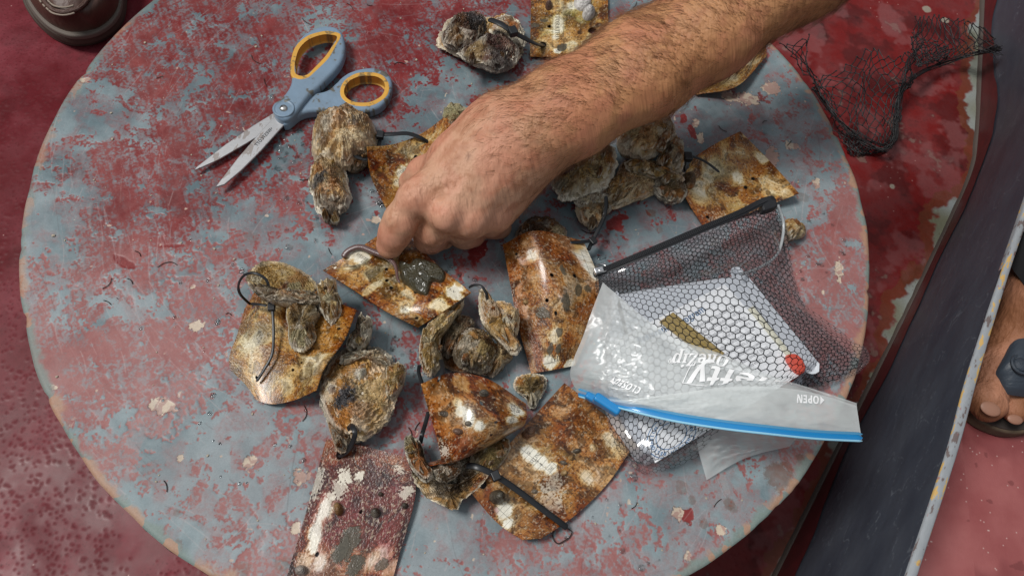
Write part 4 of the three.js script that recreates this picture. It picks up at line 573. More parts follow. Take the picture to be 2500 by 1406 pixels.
cluster('oyster_cluster', 'large oyster clump carrying a round sea snail, tied beside the square tag', [1520, 430], [
  [[[1478, 470], [1500, 430], [1530, 392], [1600, 398], [1664, 420], [1668, 444], [1630, 452], [1596, 474], [1570, 486], [1530, 500], [1492, 512], [1460, 506]], { h: .008, H: .008, D: .007, pal: 'pale', rim: .2, mud: .3 }],
  [[[1404, 506], [1436, 486], [1478, 484], [1506, 492], [1492, 516], [1472, 530], [1472, 546], [1442, 554], [1416, 542]], { h: .006, H: .009, pal: 'pale', rim: .4, mud: .15 }],
  [[[1484, 470], [1490, 440], [1520, 424], [1536, 440], [1520, 480], [1500, 492]], { h: .014, H: .004, pal: 'gold', rim: .2, mud: .2 }],
  [[[1346, 440], [1352, 402], [1380, 368], [1420, 348], [1464, 340], [1498, 364], [1508, 400], [1496, 434], [1478, 462], [1444, 478], [1404, 488], [1370, 490], [1352, 466]], { h: .016, H: .014, D: .012, pal: 'olive', rim: 1, mud: .4, umbo: [.4, .55], spots: [[1432, 380, 24, C(60, 66, 74), .9], [1490, 392, 18, C(168, 104, 40), .5], [1400, 460, 36, C(160, 146, 116), .6], [1360, 440, 24, C(110, 106, 92), .6]] }],
  [[[1402, 486], [1440, 478], [1478, 464], [1486, 480], [1470, 502], [1440, 512], [1412, 506]], { h: .012, H: .005, pal: 'white', rim: .6, mud: .25 }],
  [[[1506, 348], [1512, 312], [1546, 292], [1600, 282], [1640, 292], [1650, 322], [1640, 350], [1612, 374], [1572, 390], [1532, 382], [1512, 368]], { h: .018, H: .014, D: .014, pal: 'tan', rim: .6, mud: .35, spots: [[1570, 305, 30, WT, .95], [1610, 295, 30, WT, .95], [1540, 330, 18, C(210, 196, 150), .8], [1530, 350, 14, WT, .6]] }],
  [[[1602, 400], [1620, 362], [1650, 336], [1668, 354], [1672, 390], [1662, 420], [1626, 420]], { h: .016, H: .009, pal: 'gold', rim: .7, mud: .3, spots: [[1642, 380, 22, C(206, 190, 160), .7], [1662, 350, 8, WT, .9]] }],
  [[[1526, 396], [1570, 394], [1610, 416], [1664, 430], [1668, 444], [1620, 440], [1570, 428], [1532, 416]], { h: .019, H: .006, pal: 'olive', rim: .4, mud: .4 }],
  [[[1588, 450], [1626, 440], [1664, 448], [1678, 468], [1666, 490], [1640, 496], [1610, 482]], { h: .010, H: .008, pal: 'dark', rim: .9, mud: .5, spots: [[1640, 470, 30, C(96, 78, 46), .6]] }],
  [[[1364, 412], [1370, 396], [1386, 390], [1402, 396], [1408, 412], [1400, 428], [1384, 432], [1370, 426]], { name: 'snail', h: .028, H: .012, D: .004, pal: 'maroon', rim: 0, mud: .3, lam: 1.6, ruffle: 0 }],
  [[[1664, 434], [1676, 424], [1692, 432], [1698, 448], [1690, 460], [1676, 456]], { name: 'snail', h: .010, H: .009, pal: 'dark', rim: 0, mud: .4, lam: .6, ruffle: 0 }]]);
cluster('oyster_cluster', 'dark brown oyster peeking out behind the tall amber tag', [1320, 565], [[[[1256, 592], [1263, 558], [1290, 536], [1330, 531], [1364, 546], [1384, 574], [1366, 600], [1330, 640], [1280, 620]], { h: .007, H: .012, pal: 'rust', rim: .4, mud: .6, spots: [[1300, 555, 40, C(66, 44, 28), .7], [1360, 565, 22, C(200, 180, 140), .8]] }]]);
cluster('oyster_cluster', 'open oyster clump with a ringed round shell between the printed tag and the amber tag', [1150, 830], [
  [[[1070, 880], [1090, 850], [1150, 840], [1220, 850], [1250, 872], [1236, 892], [1206, 918], [1150, 912], [1100, 905]], { h: .004, H: .003, D: .003, pal: 'dark', rim: .2, mud: .6 }],
  [[[1086, 806], [1118, 772], [1154, 778], [1156, 806], [1118, 840], [1100, 872], [1080, 866]], { h: .010, H: .008, pal: 'dark', rim: .3, mud: .5, spots: [[1110, 815, 26, C(120, 106, 80), .7]] }],
  [[[1028, 888], [1023, 850], [1036, 802], [1066, 766], [1106, 742], [1134, 738], [1112, 776], [1082, 812], [1074, 850], [1080, 882], [1064, 914], [1046, 918]], { h: .020, H: .010, D: .018, pal: 'olive', rim: .6, mud: .3, umbo: [.25, .62], ruffle: 2, spots: [[1050, 835, 16, C(212, 196, 160), .8], [1062, 860, 16, C(176, 160, 134), .7]] }],
  [[[1196, 742], [1236, 738], [1264, 764], [1267, 804], [1252, 822], [1226, 800], [1204, 770]], { h: .022, H: .010, D: .018, pal: 'pale', rim: .4, mud: .3, spots: [[1240, 785, 12, WT, .7]] }],
  [[[1170, 712], [1184, 706], [1196, 738], [1222, 778], [1256, 822], [1275, 852], [1254, 868], [1224, 842], [1186, 800], [1169, 762]], { h: .022, H: .008, D: .016, pal: 'olive', rim: .7, mud: .3, ruffle: 1.5, spots: [[1200, 800, 30, C(180, 142, 70), .6]] }],
  [[[1202, 842], [1238, 848], [1252, 874], [1232, 890], [1206, 920], [1188, 908]], { h: .007, H: .008, pal: 'tan', rim: .3, mud: .3 }],
  [[[1104, 862], [1116, 822], [1142, 806], [1180, 812], [1212, 840], [1216, 870], [1200, 902], [1174, 914], [1138, 906], [1114, 892]], { h: .014, H: .014, D: .012, pal: 'olive', rim: .4, mud: .45, umbo: [.65, .45], lam: 1.5, spots: [[1120, 880, 30, C(84, 74, 58), .7], [1175, 860, 16, C(206, 180, 120), .6]] }]]);
cluster('oyster_cluster', 'olive plate shaped oyster with hanging shells lying on the speckled rolled up tag', [720, 740], [
  [[[600, 682], [612, 656], [642, 638], [690, 641], [740, 662], [770, 692], [782, 716], [756, 734], [700, 730], [650, 720], [616, 704]], { h: .024, H: -.005, D: .009, pal: 'olive', rim: .35, mud: .25, tilt: [0, .006], spots: [[692, 690, 12, MR, .8], [712, 698, 18, C(186, 174, 134), .8], [622, 678, 16, C(206, 198, 174), .8]] }],
  [[[608, 694], [650, 704], [702, 710], [752, 716], [784, 726], [762, 742], [704, 740], [650, 728], [618, 712]], { h: .032, H: .005, D: .016, pal: 'grey', rim: .4, mud: .3, lam: 2, ruffle: 2 }],
  [[[770, 712], [790, 704], [800, 740], [790, 770], [772, 752], [764, 732]], { h: .022, H: .006, D: .016, pal: 'dark', rim: .2, mud: .5 }],
  [[[700, 742], [730, 734], [770, 736], [780, 764], [766, 792], [770, 826], [744, 858], [712, 852], [700, 800]], { h: .022, H: .010, D: .016, pal: 'olive', rim: .7, mud: .35, ruffle: 3, spots: [[735, 830, 24, C(196, 188, 150), .7], [766, 770, 10, C(190, 176, 150), .7]] }],
  [[[776, 694], [798, 684], [820, 688], [822, 714], [836, 740], [836, 776], [816, 800], [796, 784], [778, 744]], { h: .027, H: .010, D: .020, pal: 'olive', rim: .9, mud: .35, ruffle: 3, spots: [[800, 735, 12, C(200, 192, 160), .8], [800, 695, 14, C(206, 190, 160), .7]] }]]);
cluster('oyster_cluster', 'broad flat oyster with a grey scar and a tie hole above the purple tag', [880, 960], [
  [[[780, 960], [788, 910], [808, 872], [846, 852], [894, 846], [934, 852], [962, 880], [976, 920], [966, 980], [958, 1012], [934, 1046], [890, 1076], [846, 1078], [812, 1052], [790, 1018]], { h: .006, H: .003, D: .005, pal: 'dark', rim: .5, mud: .4 }],
  [[[846, 852], [850, 826], [866, 800], [878, 764], [890, 772], [906, 776], [908, 802], [896, 836], [872, 858]], { h: .022, H: .006, D: .018, pal: 'grey', rim: .9, mud: .35, ruffle: 2.4, spots: [[895, 815, 16, WT, .8], [862, 838, 12, WT, .6]] }],
  [[[782, 968], [788, 926], [808, 884], [846, 862], [894, 852], [930, 860], [950, 890], [968, 930], [966, 980], [956, 1012], [932, 1044], [888, 1074], [848, 1070], [816, 1044], [794, 1010]], { h: .016, H: .007, D: .010, pal: 'gold', rim: .5, mud: .22, flat: 3, umbo: [.4, .5], spots: [[846, 968, 34, C(84, 82, 84), 1], [836, 985, 24, C(84, 82, 84), 1], [880, 920, 16, C(204, 198, 184), .9], [812, 955, 14, C(206, 198, 180), .9], [850, 905, 26, C(168, 112, 40), .6], [910, 960, 40, C(200, 176, 130), .6], [910, 1020, 40, C(186, 150, 96), .5], [880, 1010, 30, C(170, 136, 112), .6], [905, 1062, 12, MR, .7]] }],
  [[[838, 868], [880, 856], [926, 858], [952, 880], [944, 892], [900, 872], [860, 876], [830, 892]], { h: .024, H: .004, D: .012, pal: 'grey', rim: .9, mud: .3, ruffle: 2.4, lam: 2 }],
  [[[944, 894], [972, 884], [990, 900], [986, 932], [968, 970], [950, 978], [940, 950], [942, 918]], { h: .020, H: .007, D: .015, pal: 'olive', rim: .7, mud: .35, spots: [[942, 970, 11, C(70, 62, 42), .9]] }],
  [[[800, 1026], [828, 1036], [858, 1056], [862, 1076], [842, 1106], [822, 1100], [808, 1066]], { h: .013, H: .006, D: .010, pal: 'grey', rim: .3, mud: .5 }],
  [[[800, 944], [808, 936], [820, 944], [824, 958], [814, 968], [802, 960]], { name: 'slipper_shell', h: .024, H: .004, D: .002, pal: 'white', rim: 0, mud: 0, ruffle: 0 }],
  [[[870, 918], [884, 896], [894, 900], [892, 918], [880, 930], [872, 930]], { name: 'slipper_shell', h: .025, H: .003, D: .002, pal: 'white', rim: 0, mud: 0, ruffle: 0 }]]);
cluster('oyster_cluster', 'dark hollow oyster clump underneath the rolled orange tag', [1110, 1150], [
  [[[1040, 1140], [1100, 1120], [1150, 1100], [1190, 1120], [1180, 1150], [1150, 1186], [1100, 1200], [1056, 1186]], { h: .005, H: .004, D: .004, pal: 'dark', rim: .2, mud: .8 }],
  [[[986, 1088], [990, 1066], [1006, 1062], [1028, 1084], [1042, 1128], [1062, 1158], [1040, 1180], [1008, 1150], [992, 1118]], { h: .020, H: .006, D: .018, pal: 'dark', rim: .8, mud: .5, ruffle: 2, spots: [[1000, 1075, 16, C(150, 140, 110), .8]] }],
  [[[1152, 1106], [1176, 1078], [1220, 1062], [1246, 1082], [1238, 1114], [1208, 1150], [1172, 1156], [1150, 1140]], { h: .014, H: .008, D: .012, pal: 'olive', rim: .4, mud: .45, spots: [[1200, 1120, 26, C(150, 132, 84), .7]] }],
  [[[1004, 1160], [1040, 1150], [1080, 1180], [1130, 1176], [1180, 1150], [1190, 1168], [1152, 1206], [1128, 1222], [1112, 1246], [1066, 1230], [1028, 1202]], { h: .015, H: -.005, D: .008, pal: 'tan', rim: .6, mud: .35, ruffle: 2.4, spots: [[1090, 1190, 40, DARK, .8], [1130, 1180, 26, DARK, .8]] }],
  [[[1052, 1140], [1080, 1120], [1120, 1124], [1126, 1150], [1096, 1176], [1064, 1172]], { h: .018, H: .006, D: .012, pal: 'dark', rim: .4, mud: .5, lam: 1.6 }]]);
cluster('shell_fragment', 'small olive oyster spat shell between the rolled tag and the gridded tag', [1295, 955], [[[[1253, 936], [1268, 916], [1300, 910], [1330, 920], [1335, 945], [1318, 976], [1308, 996], [1292, 996], [1282, 972], [1260, 956]], { h: .004, H: .005, pal: 'olive', rim: .8, mud: .5, spots: [[1300, 940, 22, C(70, 58, 32), .8], [1310, 970, 16, C(190, 182, 160), .7]] }]]);
cluster('shell_fragment', 'little pointed shell lying against the mesh pouch edge', [1940, 562], [[[[1914, 540], [1938, 544], [1960, 558], [1966, 574], [1950, 583], [1926, 577], [1912, 562]], { h: .004, H: .007, pal: 'olive', rim: .3, mud: .3, spots: [[1955, 572, 14, C(200, 186, 150), .7]] }]]);
// ---------------------------------------------------------------- mud clump and worm on the centre tag
{
  const { S, inv } = tags.centre, g = domeOn(S, inv, [[976, 640], [1000, 646], [1022, 634], [1046, 638], [1070, 648], [1088, 668], [1080, 690], [1056, 690], [1048, 710], [1040, 722], [1016, 716], [1000, 704], [984, 690], [974, 668]], .006, (s, p, n) => mix3(C(74, 70, 52), C(52, 50, 38), n), { na: 90, nr: 30, pow: 5, rough: .55 });
  const c = S(.5, .3), t = thing('mud_clump', 'glistening dark olive mud clump sitting on the printed tag', 'mud', c);
  part(t, 'mud', g, phys({ vertexColors: true, roughness: .35, clearcoat: .7, clearcoatRoughness: .15, bumpMap: bumpTile, bumpScale: .0015 }));
  const W = [[838, 630, .0125], [841, 622, .0132], [848, 614, .0138], [858, 608, .0142], [870, 604, .0146], [884, 604, .0148], [902, 611, .0152], [922, 619, .0160], [944, 628, .0172], [956, 637, .0180], [964, 648, .0190], [968, 662, .0200], [970, 678, .0212], [976, 692, .0224]].map(([x, y, h]) => U(x, y, h + .0022));
  const wt = thing('worm', 'slender purplish brown worm curving over the printed tag', 'worm', W[3].clone().setY(W[3].y - .003));
  const R = .0022, wg = tube(W, R, 140, 12, (v) => (v < .04 ? Math.sqrt(v / .04) * .9 + .1 : v > .5 ? mix(1, .38, (v - .5) / .5) : 1) * (1 + .06 * Math.sin(v * 360)) * (v > .985 ? .4 : 1));
  const col = []; for (let k = 0; k < wg.attributes.position.count; k++) { const v = wg.attributes.uv.getY(k), u = wg.attributes.uv.getX(k); const c2 = mix3(mix3(C(98, 84, 82), C(120, 92, 92), .5 + .5 * Math.sin(v * 360)), C(92, 66, 62), v); col.push(...c2); }
  wg.setAttribute('color', new THREE.Float32BufferAttribute(col, 3));
  part(wt, 'body', wg, phys({ vertexColors: true, roughness: .35, clearcoat: .6, clearcoatRoughness: .2 }));
}
// ---------------------------------------------------------------- zip ties
const tieMat = std({ color: new THREE.Color().setRGB(.012, .013, .015), roughness: .38 });
function zipTie(label, paths, heads = []) {
  const f = paths[0].p[0], t = thing('zip_tie', label, 'zip tie', U(f[0], f[1], Math.max(0, f[2] - .002)));
  for (const { p, w = 10, name = 'strap' } of paths) { const s = m2(p[0][0], p[0][1], p[0][2]); part(t, name, strap(p.map(([x, y, h]) => U(x, y, h)), w * s, Math.max(.0011, w * s * .42), 50), tieMat); }
  for (const [x, y, h, w, a] of heads) { const s = m2(x, y, h), g = new RoundedBoxGeometry(w * s, w * s * .8, w * s * 1.15, 2, w * s * .14); g.rotateY(a); const p = U(x, y, h); g.translate(p.x, p.y, p.z); part(t, 'head', g, tieMat); }
  return t;
}
zipTie('black zip tie running from the dark oyster cluster into the cream tag hole', [{ p: [[1192, 46, .030], [1222, 58, .033], [1250, 76, .031], [1285, 95, .024], [1308, 106, .016], [1322, 110, .007], [1328, 108, .001]], w: 15 }], [[1252, 77, .032, 20, .55]]);
zipTie('short black zip tie from the long tan oyster to the curled tag', [{ p: [[926, 328, .016], [960, 327, .016], [996, 326, .014], [1030, 338, .010], [1050, 350, .004]], w: 11 }, { p: [[852, 364, .024], [862, 376, .022], [880, 386, .020], [902, 387, .018], [918, 372, .014], [928, 340, .012]], w: 10 }], [[928, 330, .016, 17, .1]]);
zipTie('bent black zip tie between the big snail clump and the amber tag', [{ p: [[1480, 478, .026], [1480, 500, .022], [1476, 525, .018], [1460, 562, .016], [1446, 590, .014], [1436, 612, .010]], w: 10 }, { p: [[1392, 592, .022], [1415, 591, .020], [1446, 588, .016]], w: 9 }], [[1448, 588, .016, 16, .8]]);
zipTie('thin black zip tie with a free tail lying on the square tag', [{ p: [[1672, 418, .004], [1672, 402, .016], [1680, 382, .021], [1704, 386, .019], [1728, 398, .015], [1758, 421, .012]], w: 7 }], [[1680, 383, .021, 19, .2]]);
zipTie('looped thin black zip tie with a long tail on the speckled tag', [{ p: [[660, 742, .018], [658, 712, .034], [648, 682, .040], [622, 667, .042], [597, 671, .038], [582, 692, .030], [584, 715, .020], [600, 734, .010], [618, 748, .002]], w: 7 }, { p: [[613, 742, .012], [630, 743, .016], [650, 746, .018]], w: 7 }, { p: [[664, 750, .018], [666, 780, .016], [667, 820, .014], [663, 866, .013], [645, 900, .011], [625, 932, .008]], w: 7, name: 'tail' }], [[662, 750, .018, 17, .3]]);
zipTie('short black zip tie joining the printed tag corner to the oyster clump', [{ p: [[1144, 702, .028], [1158, 696, .032], [1176, 700, .034], [1187, 716, .032], [1190, 742, .026]], w: 7 }]);
zipTie('black zip tie looped around the oyster clump and through the rolled tag', [{ p: [[1076, 878, .026], [1080, 900, .034], [1074, 928, .036], [1064, 944, .030]], w: 12 }, { p: [[1024, 890, .018], [1022, 908, .014], [1030, 936, .010]], w: 10 }, { p: [[1046, 1005, .012], [1038, 1035, .014], [1030, 1062, .018], [1026, 1082, .012]], w: 11 }]);
zipTie('blue black zip tie threaded through the flat oyster and the purple tag', [{ p: [[848, 1048, .020], [858, 1040, .026], [866, 1056, .028], [860, 1080, .022], [848, 1100, .014], [832, 1112, .006], [826, 1108, .001]], w: 13 }]);
zipTie('long thick black zip tie stretching across the gridded tag to bare table', [{ p: [[1138, 1136, .022], [1165, 1140, .026], [1208, 1160, .024], [1262, 1196, .019], [1320, 1240, .014], [1360, 1270, .010], [1386, 1290, .006]], w: 16 }], [[1210, 1162, .025, 21, .6]]);
// ---------------------------------------------------------------- the pointing hand and forearm
function softBones(list) {                                           // list of [a, b, ra, rb, k]; joined in order with smooth minima
  const L = list.map(([a, b, ra, rb, k]) => { const m = [(a[0] + b[0]) / 2, (a[1] + b[1]) / 2, (a[2] + b[2]) / 2], R = Math.hypot(a[0] - b[0], a[1] - b[1], a[2] - b[2]) / 2 + Math.max(ra, rb); return [a, b, ra, rb, k, m, R]; });
  return (p) => { let d = 1; for (const [a, b, ra, rb, k, m, R] of L) { const q = Math.hypot(p[0] - m[0], p[1] - m[1], p[2] - m[2]) - R; if (q > Math.min(d + k, .06)) { d = Math.min(d, q); continue; } d = smin(d, cone(p, a, b, ra, rb), k); } return d; };
}
const J = (x, y, h) => arr3(U(x, y, h));
{
  const list = [], bone = (a, b, ra, rb, k) => list.push([J(...a), J(...b), ra, rb, k]);
  // forearm: two bones side by side give its flattened section
  const arm = [[2330, -330, .190, 112], [1960, -92, .150, 108], [1724, 68, .120, 106], [1566, 166, .104, 111], [1380, 272, .088, 106], [1270, 337, .077, 97]].map(([x, y, h, w]) => [x, y, h, w * m2(x, y, h)]);
  for (let i = 0; i + 1 < arm.length; i++) for (const s of [-1, 1]) {
    const [x, y, h, r] = arm[i], [x2, y2, h2, r2] = arm[i + 1], o = (x, y, h, r) => { const q = r * .27 * s / m2(x, y, h); return [x + .53 * q, y + .85 * q, h]; };
    bone(o(x, y, h, r), o(x2, y2, h2, r2), r * .73, r2 * .73, .020);
  }
  bone([1262, 345, .074], [1195, 405, .066], .025, .023, .02); bone([1276, 386, .068], [1232, 442, .058], .020, .018, .02); bone([1208, 314, .074], [1140, 382, .066], .020, .018, .02);
  // back of the hand
  bone([1218, 332, .074], [1016, 482, .060], .0172, .0128, .016); bone([1240, 350, .074], [1090, 518, .058], .0172, .0134, .014); bone([1258, 370, .070], [1148, 535, .052], .0166, .0128, .014); bone([1262, 392, .064], [1206, 519, .044], .0158, .0122, .014);
  bone([1200, 415, .050], [1125, 485, .042], .023, .018, .020); bone([1246, 428, .050], [1216, 495, .036], .017, .014, .016);
  // tendons and knuckles
  bone([1200, 380, .084], [1095, 514, .0672], .0030, .0032, .014); bone([1175, 365, .083], [1018, 472, .068], .0030, .0030, .014); bone([1228, 400, .081], [1152, 528, .0605], .0028, .003, .013);
  bone([1092, 524, .0660], [1086, 536, .0635], .0062, .0062, .009); bone([1012, 482, .0660], [1006, 494, .0630], .0066, .0066, .009); bone([1158, 540, .0585], [1150, 546, .0555], .0060, .0060, .009); bone([1212, 522, .0500], [1208, 530, .0470], .0056, .0056, .009);
  const body = softBones(list);
  // index finger, steeply down to the tag
  const idx = softBones([[J(1008, 484, .060), J(980, 538, .048), .0116, .0111, .006], [J(980, 538, .048), J(964, 570, .037), .0113, .0109, .006], [J(964, 570, .037), J(952, 598, .0255), .0110, .0103, .005]]);
  const mid = softBones([[J(1092, 525, .056), J(1056, 556, .037), .0113, .0120, .006], [J(1056, 556, .037), J(1050, 582, .021), .0118, .0108, .006], [J(1050, 582, .021), J(1078, 578, .011), .0105, .0098, .006]]);
  const ring = softBones([[J(1154, 543, .050), J(1126, 553, .035), .0108, .0116, .006], [J(1126, 553, .035), J(1132, 570, .020), .0112, .0104, .006], [J(1132, 570, .020), J(1156, 572, .0105), .0100, .0095, .006]]);
  const pin = softBones([[J(1214, 526, .042), J(1196, 540, .030), .0106, .0104, .006], [J(1196, 540, .030), J(1204, 550, .016), .0100, .0092, .006], [J(1204, 550, .016), J(1222, 556, .0095), .009, .0085, .006]]);
  const thumb = softBones([[J(1195, 338, .066), J(1100, 394, .054), .019, .0150, .012], [J(1100, 394, .054), J(1040, 424, .034), .0140, .0125, .008], [J(1036, 424, .034), J(1006, 446, .020), .0122, .0100, .006]]);
  const sdf = (x, y, z) => {
    const p = [x, y, z]; let d = body(p);
    if (x < .16) { d = smin(d, thumb(p), .016); let q = smin(mid(p), ring(p), .0012); q = smin(q, pin(p), .0012); d = smin(d, q, .004); d = smin(d, idx(p), .0032); }
    if (d < .012) d += (fbm3(x * 55, y * 55, z * 55, 3) - .5) * .0022;
    return d;
  };
  const a = U(1950, -90, .2), g0 = U(945, 600, .02);
  const wristP = U(1268, 340, .078), farP = U(1726, 70, .120), axis = farP.clone().sub(wristP), aL = axis.length(); axis.normalize();
  const spotsS = [[1143, 388, .086, .0035], [1091, 458, .075, .0028], [975, 578, .046, .0022], [1160, 330, .09, .002], [1866, 36, .2, .002]].map(([x, y, h, r]) => [...J(x, y, h), r]);
  const knuck = [[1090, 530, .072], [1008, 488, .072], [1156, 546, .064], [1218, 534, .056], [958, 588, .036], [1050, 592, .03]].map(([x, y, h]) => J(x, y, h));
  const skin = (x, y, z, nx, ny, nz) => {
    const t = ((x - wristP.x) * axis.x + (y - wristP.y) * axis.y + (z - wristP.z) * axis.z) / aL; // 0 wrist, 1 up the forearm
    const n = fbm3(x * 60, y * 60, z * 60, 4, .6), f = fbm3(x * 130 + z * 60, y * 130 - x * 40, z * 130 + 7 + y * 50, 3, .6);
    let c = mix3(C(200, 153, 124), C(186, 134, 92), sstep(-.25, .35, t + (n - .5) * .5)); // tanned forearm, paler hand
    c = mix3(c, C(208, 146, 122), .45 * sstep(.5, .68, n) * sstep(.4, -.1, t)); c = mix3(c, C(164, 108, 78), .6 * sstep(.50, .66, f)); c = mix3(c, C(196, 122, 98), .4 * sstep(.52, .66, fbm3(x * 40 + 70, y * 40, z * 40 + z * 9, 3))); c = mix3(c, C(176, 118, 78), .35 * sstep(.45, .65, fbm3(x * 25 + 9, y * 25, z * 25, 3)) * sstep(-.1, .3, t));
    for (const k of knuck) { const r = Math.hypot(x - k[0], y - k[1], z - k[2]); if (r < .018) c = mix3(c, C(212, 146, 122), .4 * sstep(.018, .004, r)); }
    for (const s of spotsS) { const r = Math.hypot(x - s[0], (y - s[1]) * .5, z - s[2]) / s[3] + (n - .5); if (r < 1) c = mix3(c, C(112, 76, 66), .6 * sstep(1, .3, r)); }
    return c;
  };
  const lo = [-.10, TABLE_Y + .001, -.42], hi = [.52, TABLE_Y + .38, .16];
  const g = nets(sdf, lo, hi, .0027, skin);
  const base = U(957, 590, .016), t = thing('person', 'bare hairy forearm and hand with the index finger pressed on a printed tag', 'person', base);
  const body0 = part(t, 'arm', g, phys({ vertexColors: true, roughness: .58, specularIntensity: .7, bumpMap: bumpTile, bumpScale: .0011, sheen: .05, sheenRoughness: .5 }));
  // fine hair lying along the forearm and over the wrist
  const P = g.attributes.position, I = g.index, R = rng(5), pos = [], idxs = [], nA = P.count;
  const Nn = g.attributes.normal, want = 6200; let made = 0, tries = 0;
  const v = V3(), n = V3(), dir = V3();
  while (made < want && tries++ < 400000) {
    const q = Math.floor(R() * nA); v.fromBufferAttribute(P, q).add(base); n.fromBufferAttribute(Nn, q);
    const tt = ((v.x - wristP.x) * axis.x + (v.y - wristP.y) * axis.y + (v.z - wristP.z) * axis.z) / aL;
    if (tt < -.22 || tt > 1.75 || n.y < -.45) continue; if (R() > (sstep(-.25, .3, tt) * .9 + .04) * sstep(.12, .52, fbm3(v.x * 34, v.y * 34, v.z * 34, 2))) continue;
    const side = V3(0, 1, 0).cross(axis).normalize(); // across the arm, towards the lower edge of the picture
    const sw = (fbm3(v.x * 18, v.y * 18, v.z * 18, 2) - .5) * 3.4;
    dir.copy(axis).multiplyScalar(-1).addScaledVector(side, .9 + sw * .9).addScaledVector(V3(R() - .5, R() - .5, R() - .5), .9); dir.addScaledVector(n, -dir.dot(n)).normalize();
    const L = (.005 + .014 * R() * R() + .004 * R()), w = .00008 + .00006 * R(), s2 = dir.clone().cross(n).normalize(), curl = (R() - .5) * 2.2, lift = .08 + .22 * R();
    const pts = []; for (let k = 0; k <= 4; k++) { const f = k / 4; pts.push(v.clone().addScaledVector(dir, L * f).addScaledVector(s2, L * curl * f * f * .6).addScaledVector(n, L * lift * Math.sin(f * 2.6) * .8 + .0001)); }
    const b0 = pos.length / 3;
    pts.forEach((p, k) => { const ww = w * (1 - k / 4 * .8); for (const [c1, c2] of [[1, 0], [-.5, .87], [-.5, -.87]]) { const z = p.clone().addScaledVector(s2, c1 * ww).addScaledVector(n, c2 * ww); pos.push(z.x, z.y, z.z); } });
    for (let k = 0; k < 4; k++) for (let e = 0; e < 3; e++) { const A = b0 + k * 3 + e, B = b0 + k * 3 + (e + 1) % 3; idxs.push(A, B, A + 3, B, B + 3, A + 3); }
    made++;
  }
  const hg = new THREE.BufferGeometry(); hg.setAttribute('position', new THREE.Float32BufferAttribute(pos, 3)); hg.setIndex(idxs); hg.computeVertexNormals();
  const hm = part(t, 'arm_hair', hg, std({ color: new THREE.Color().setRGB(...C(136, 94, 60)), roughness: .5 })); hm.userData.kind = 'stuff';
}
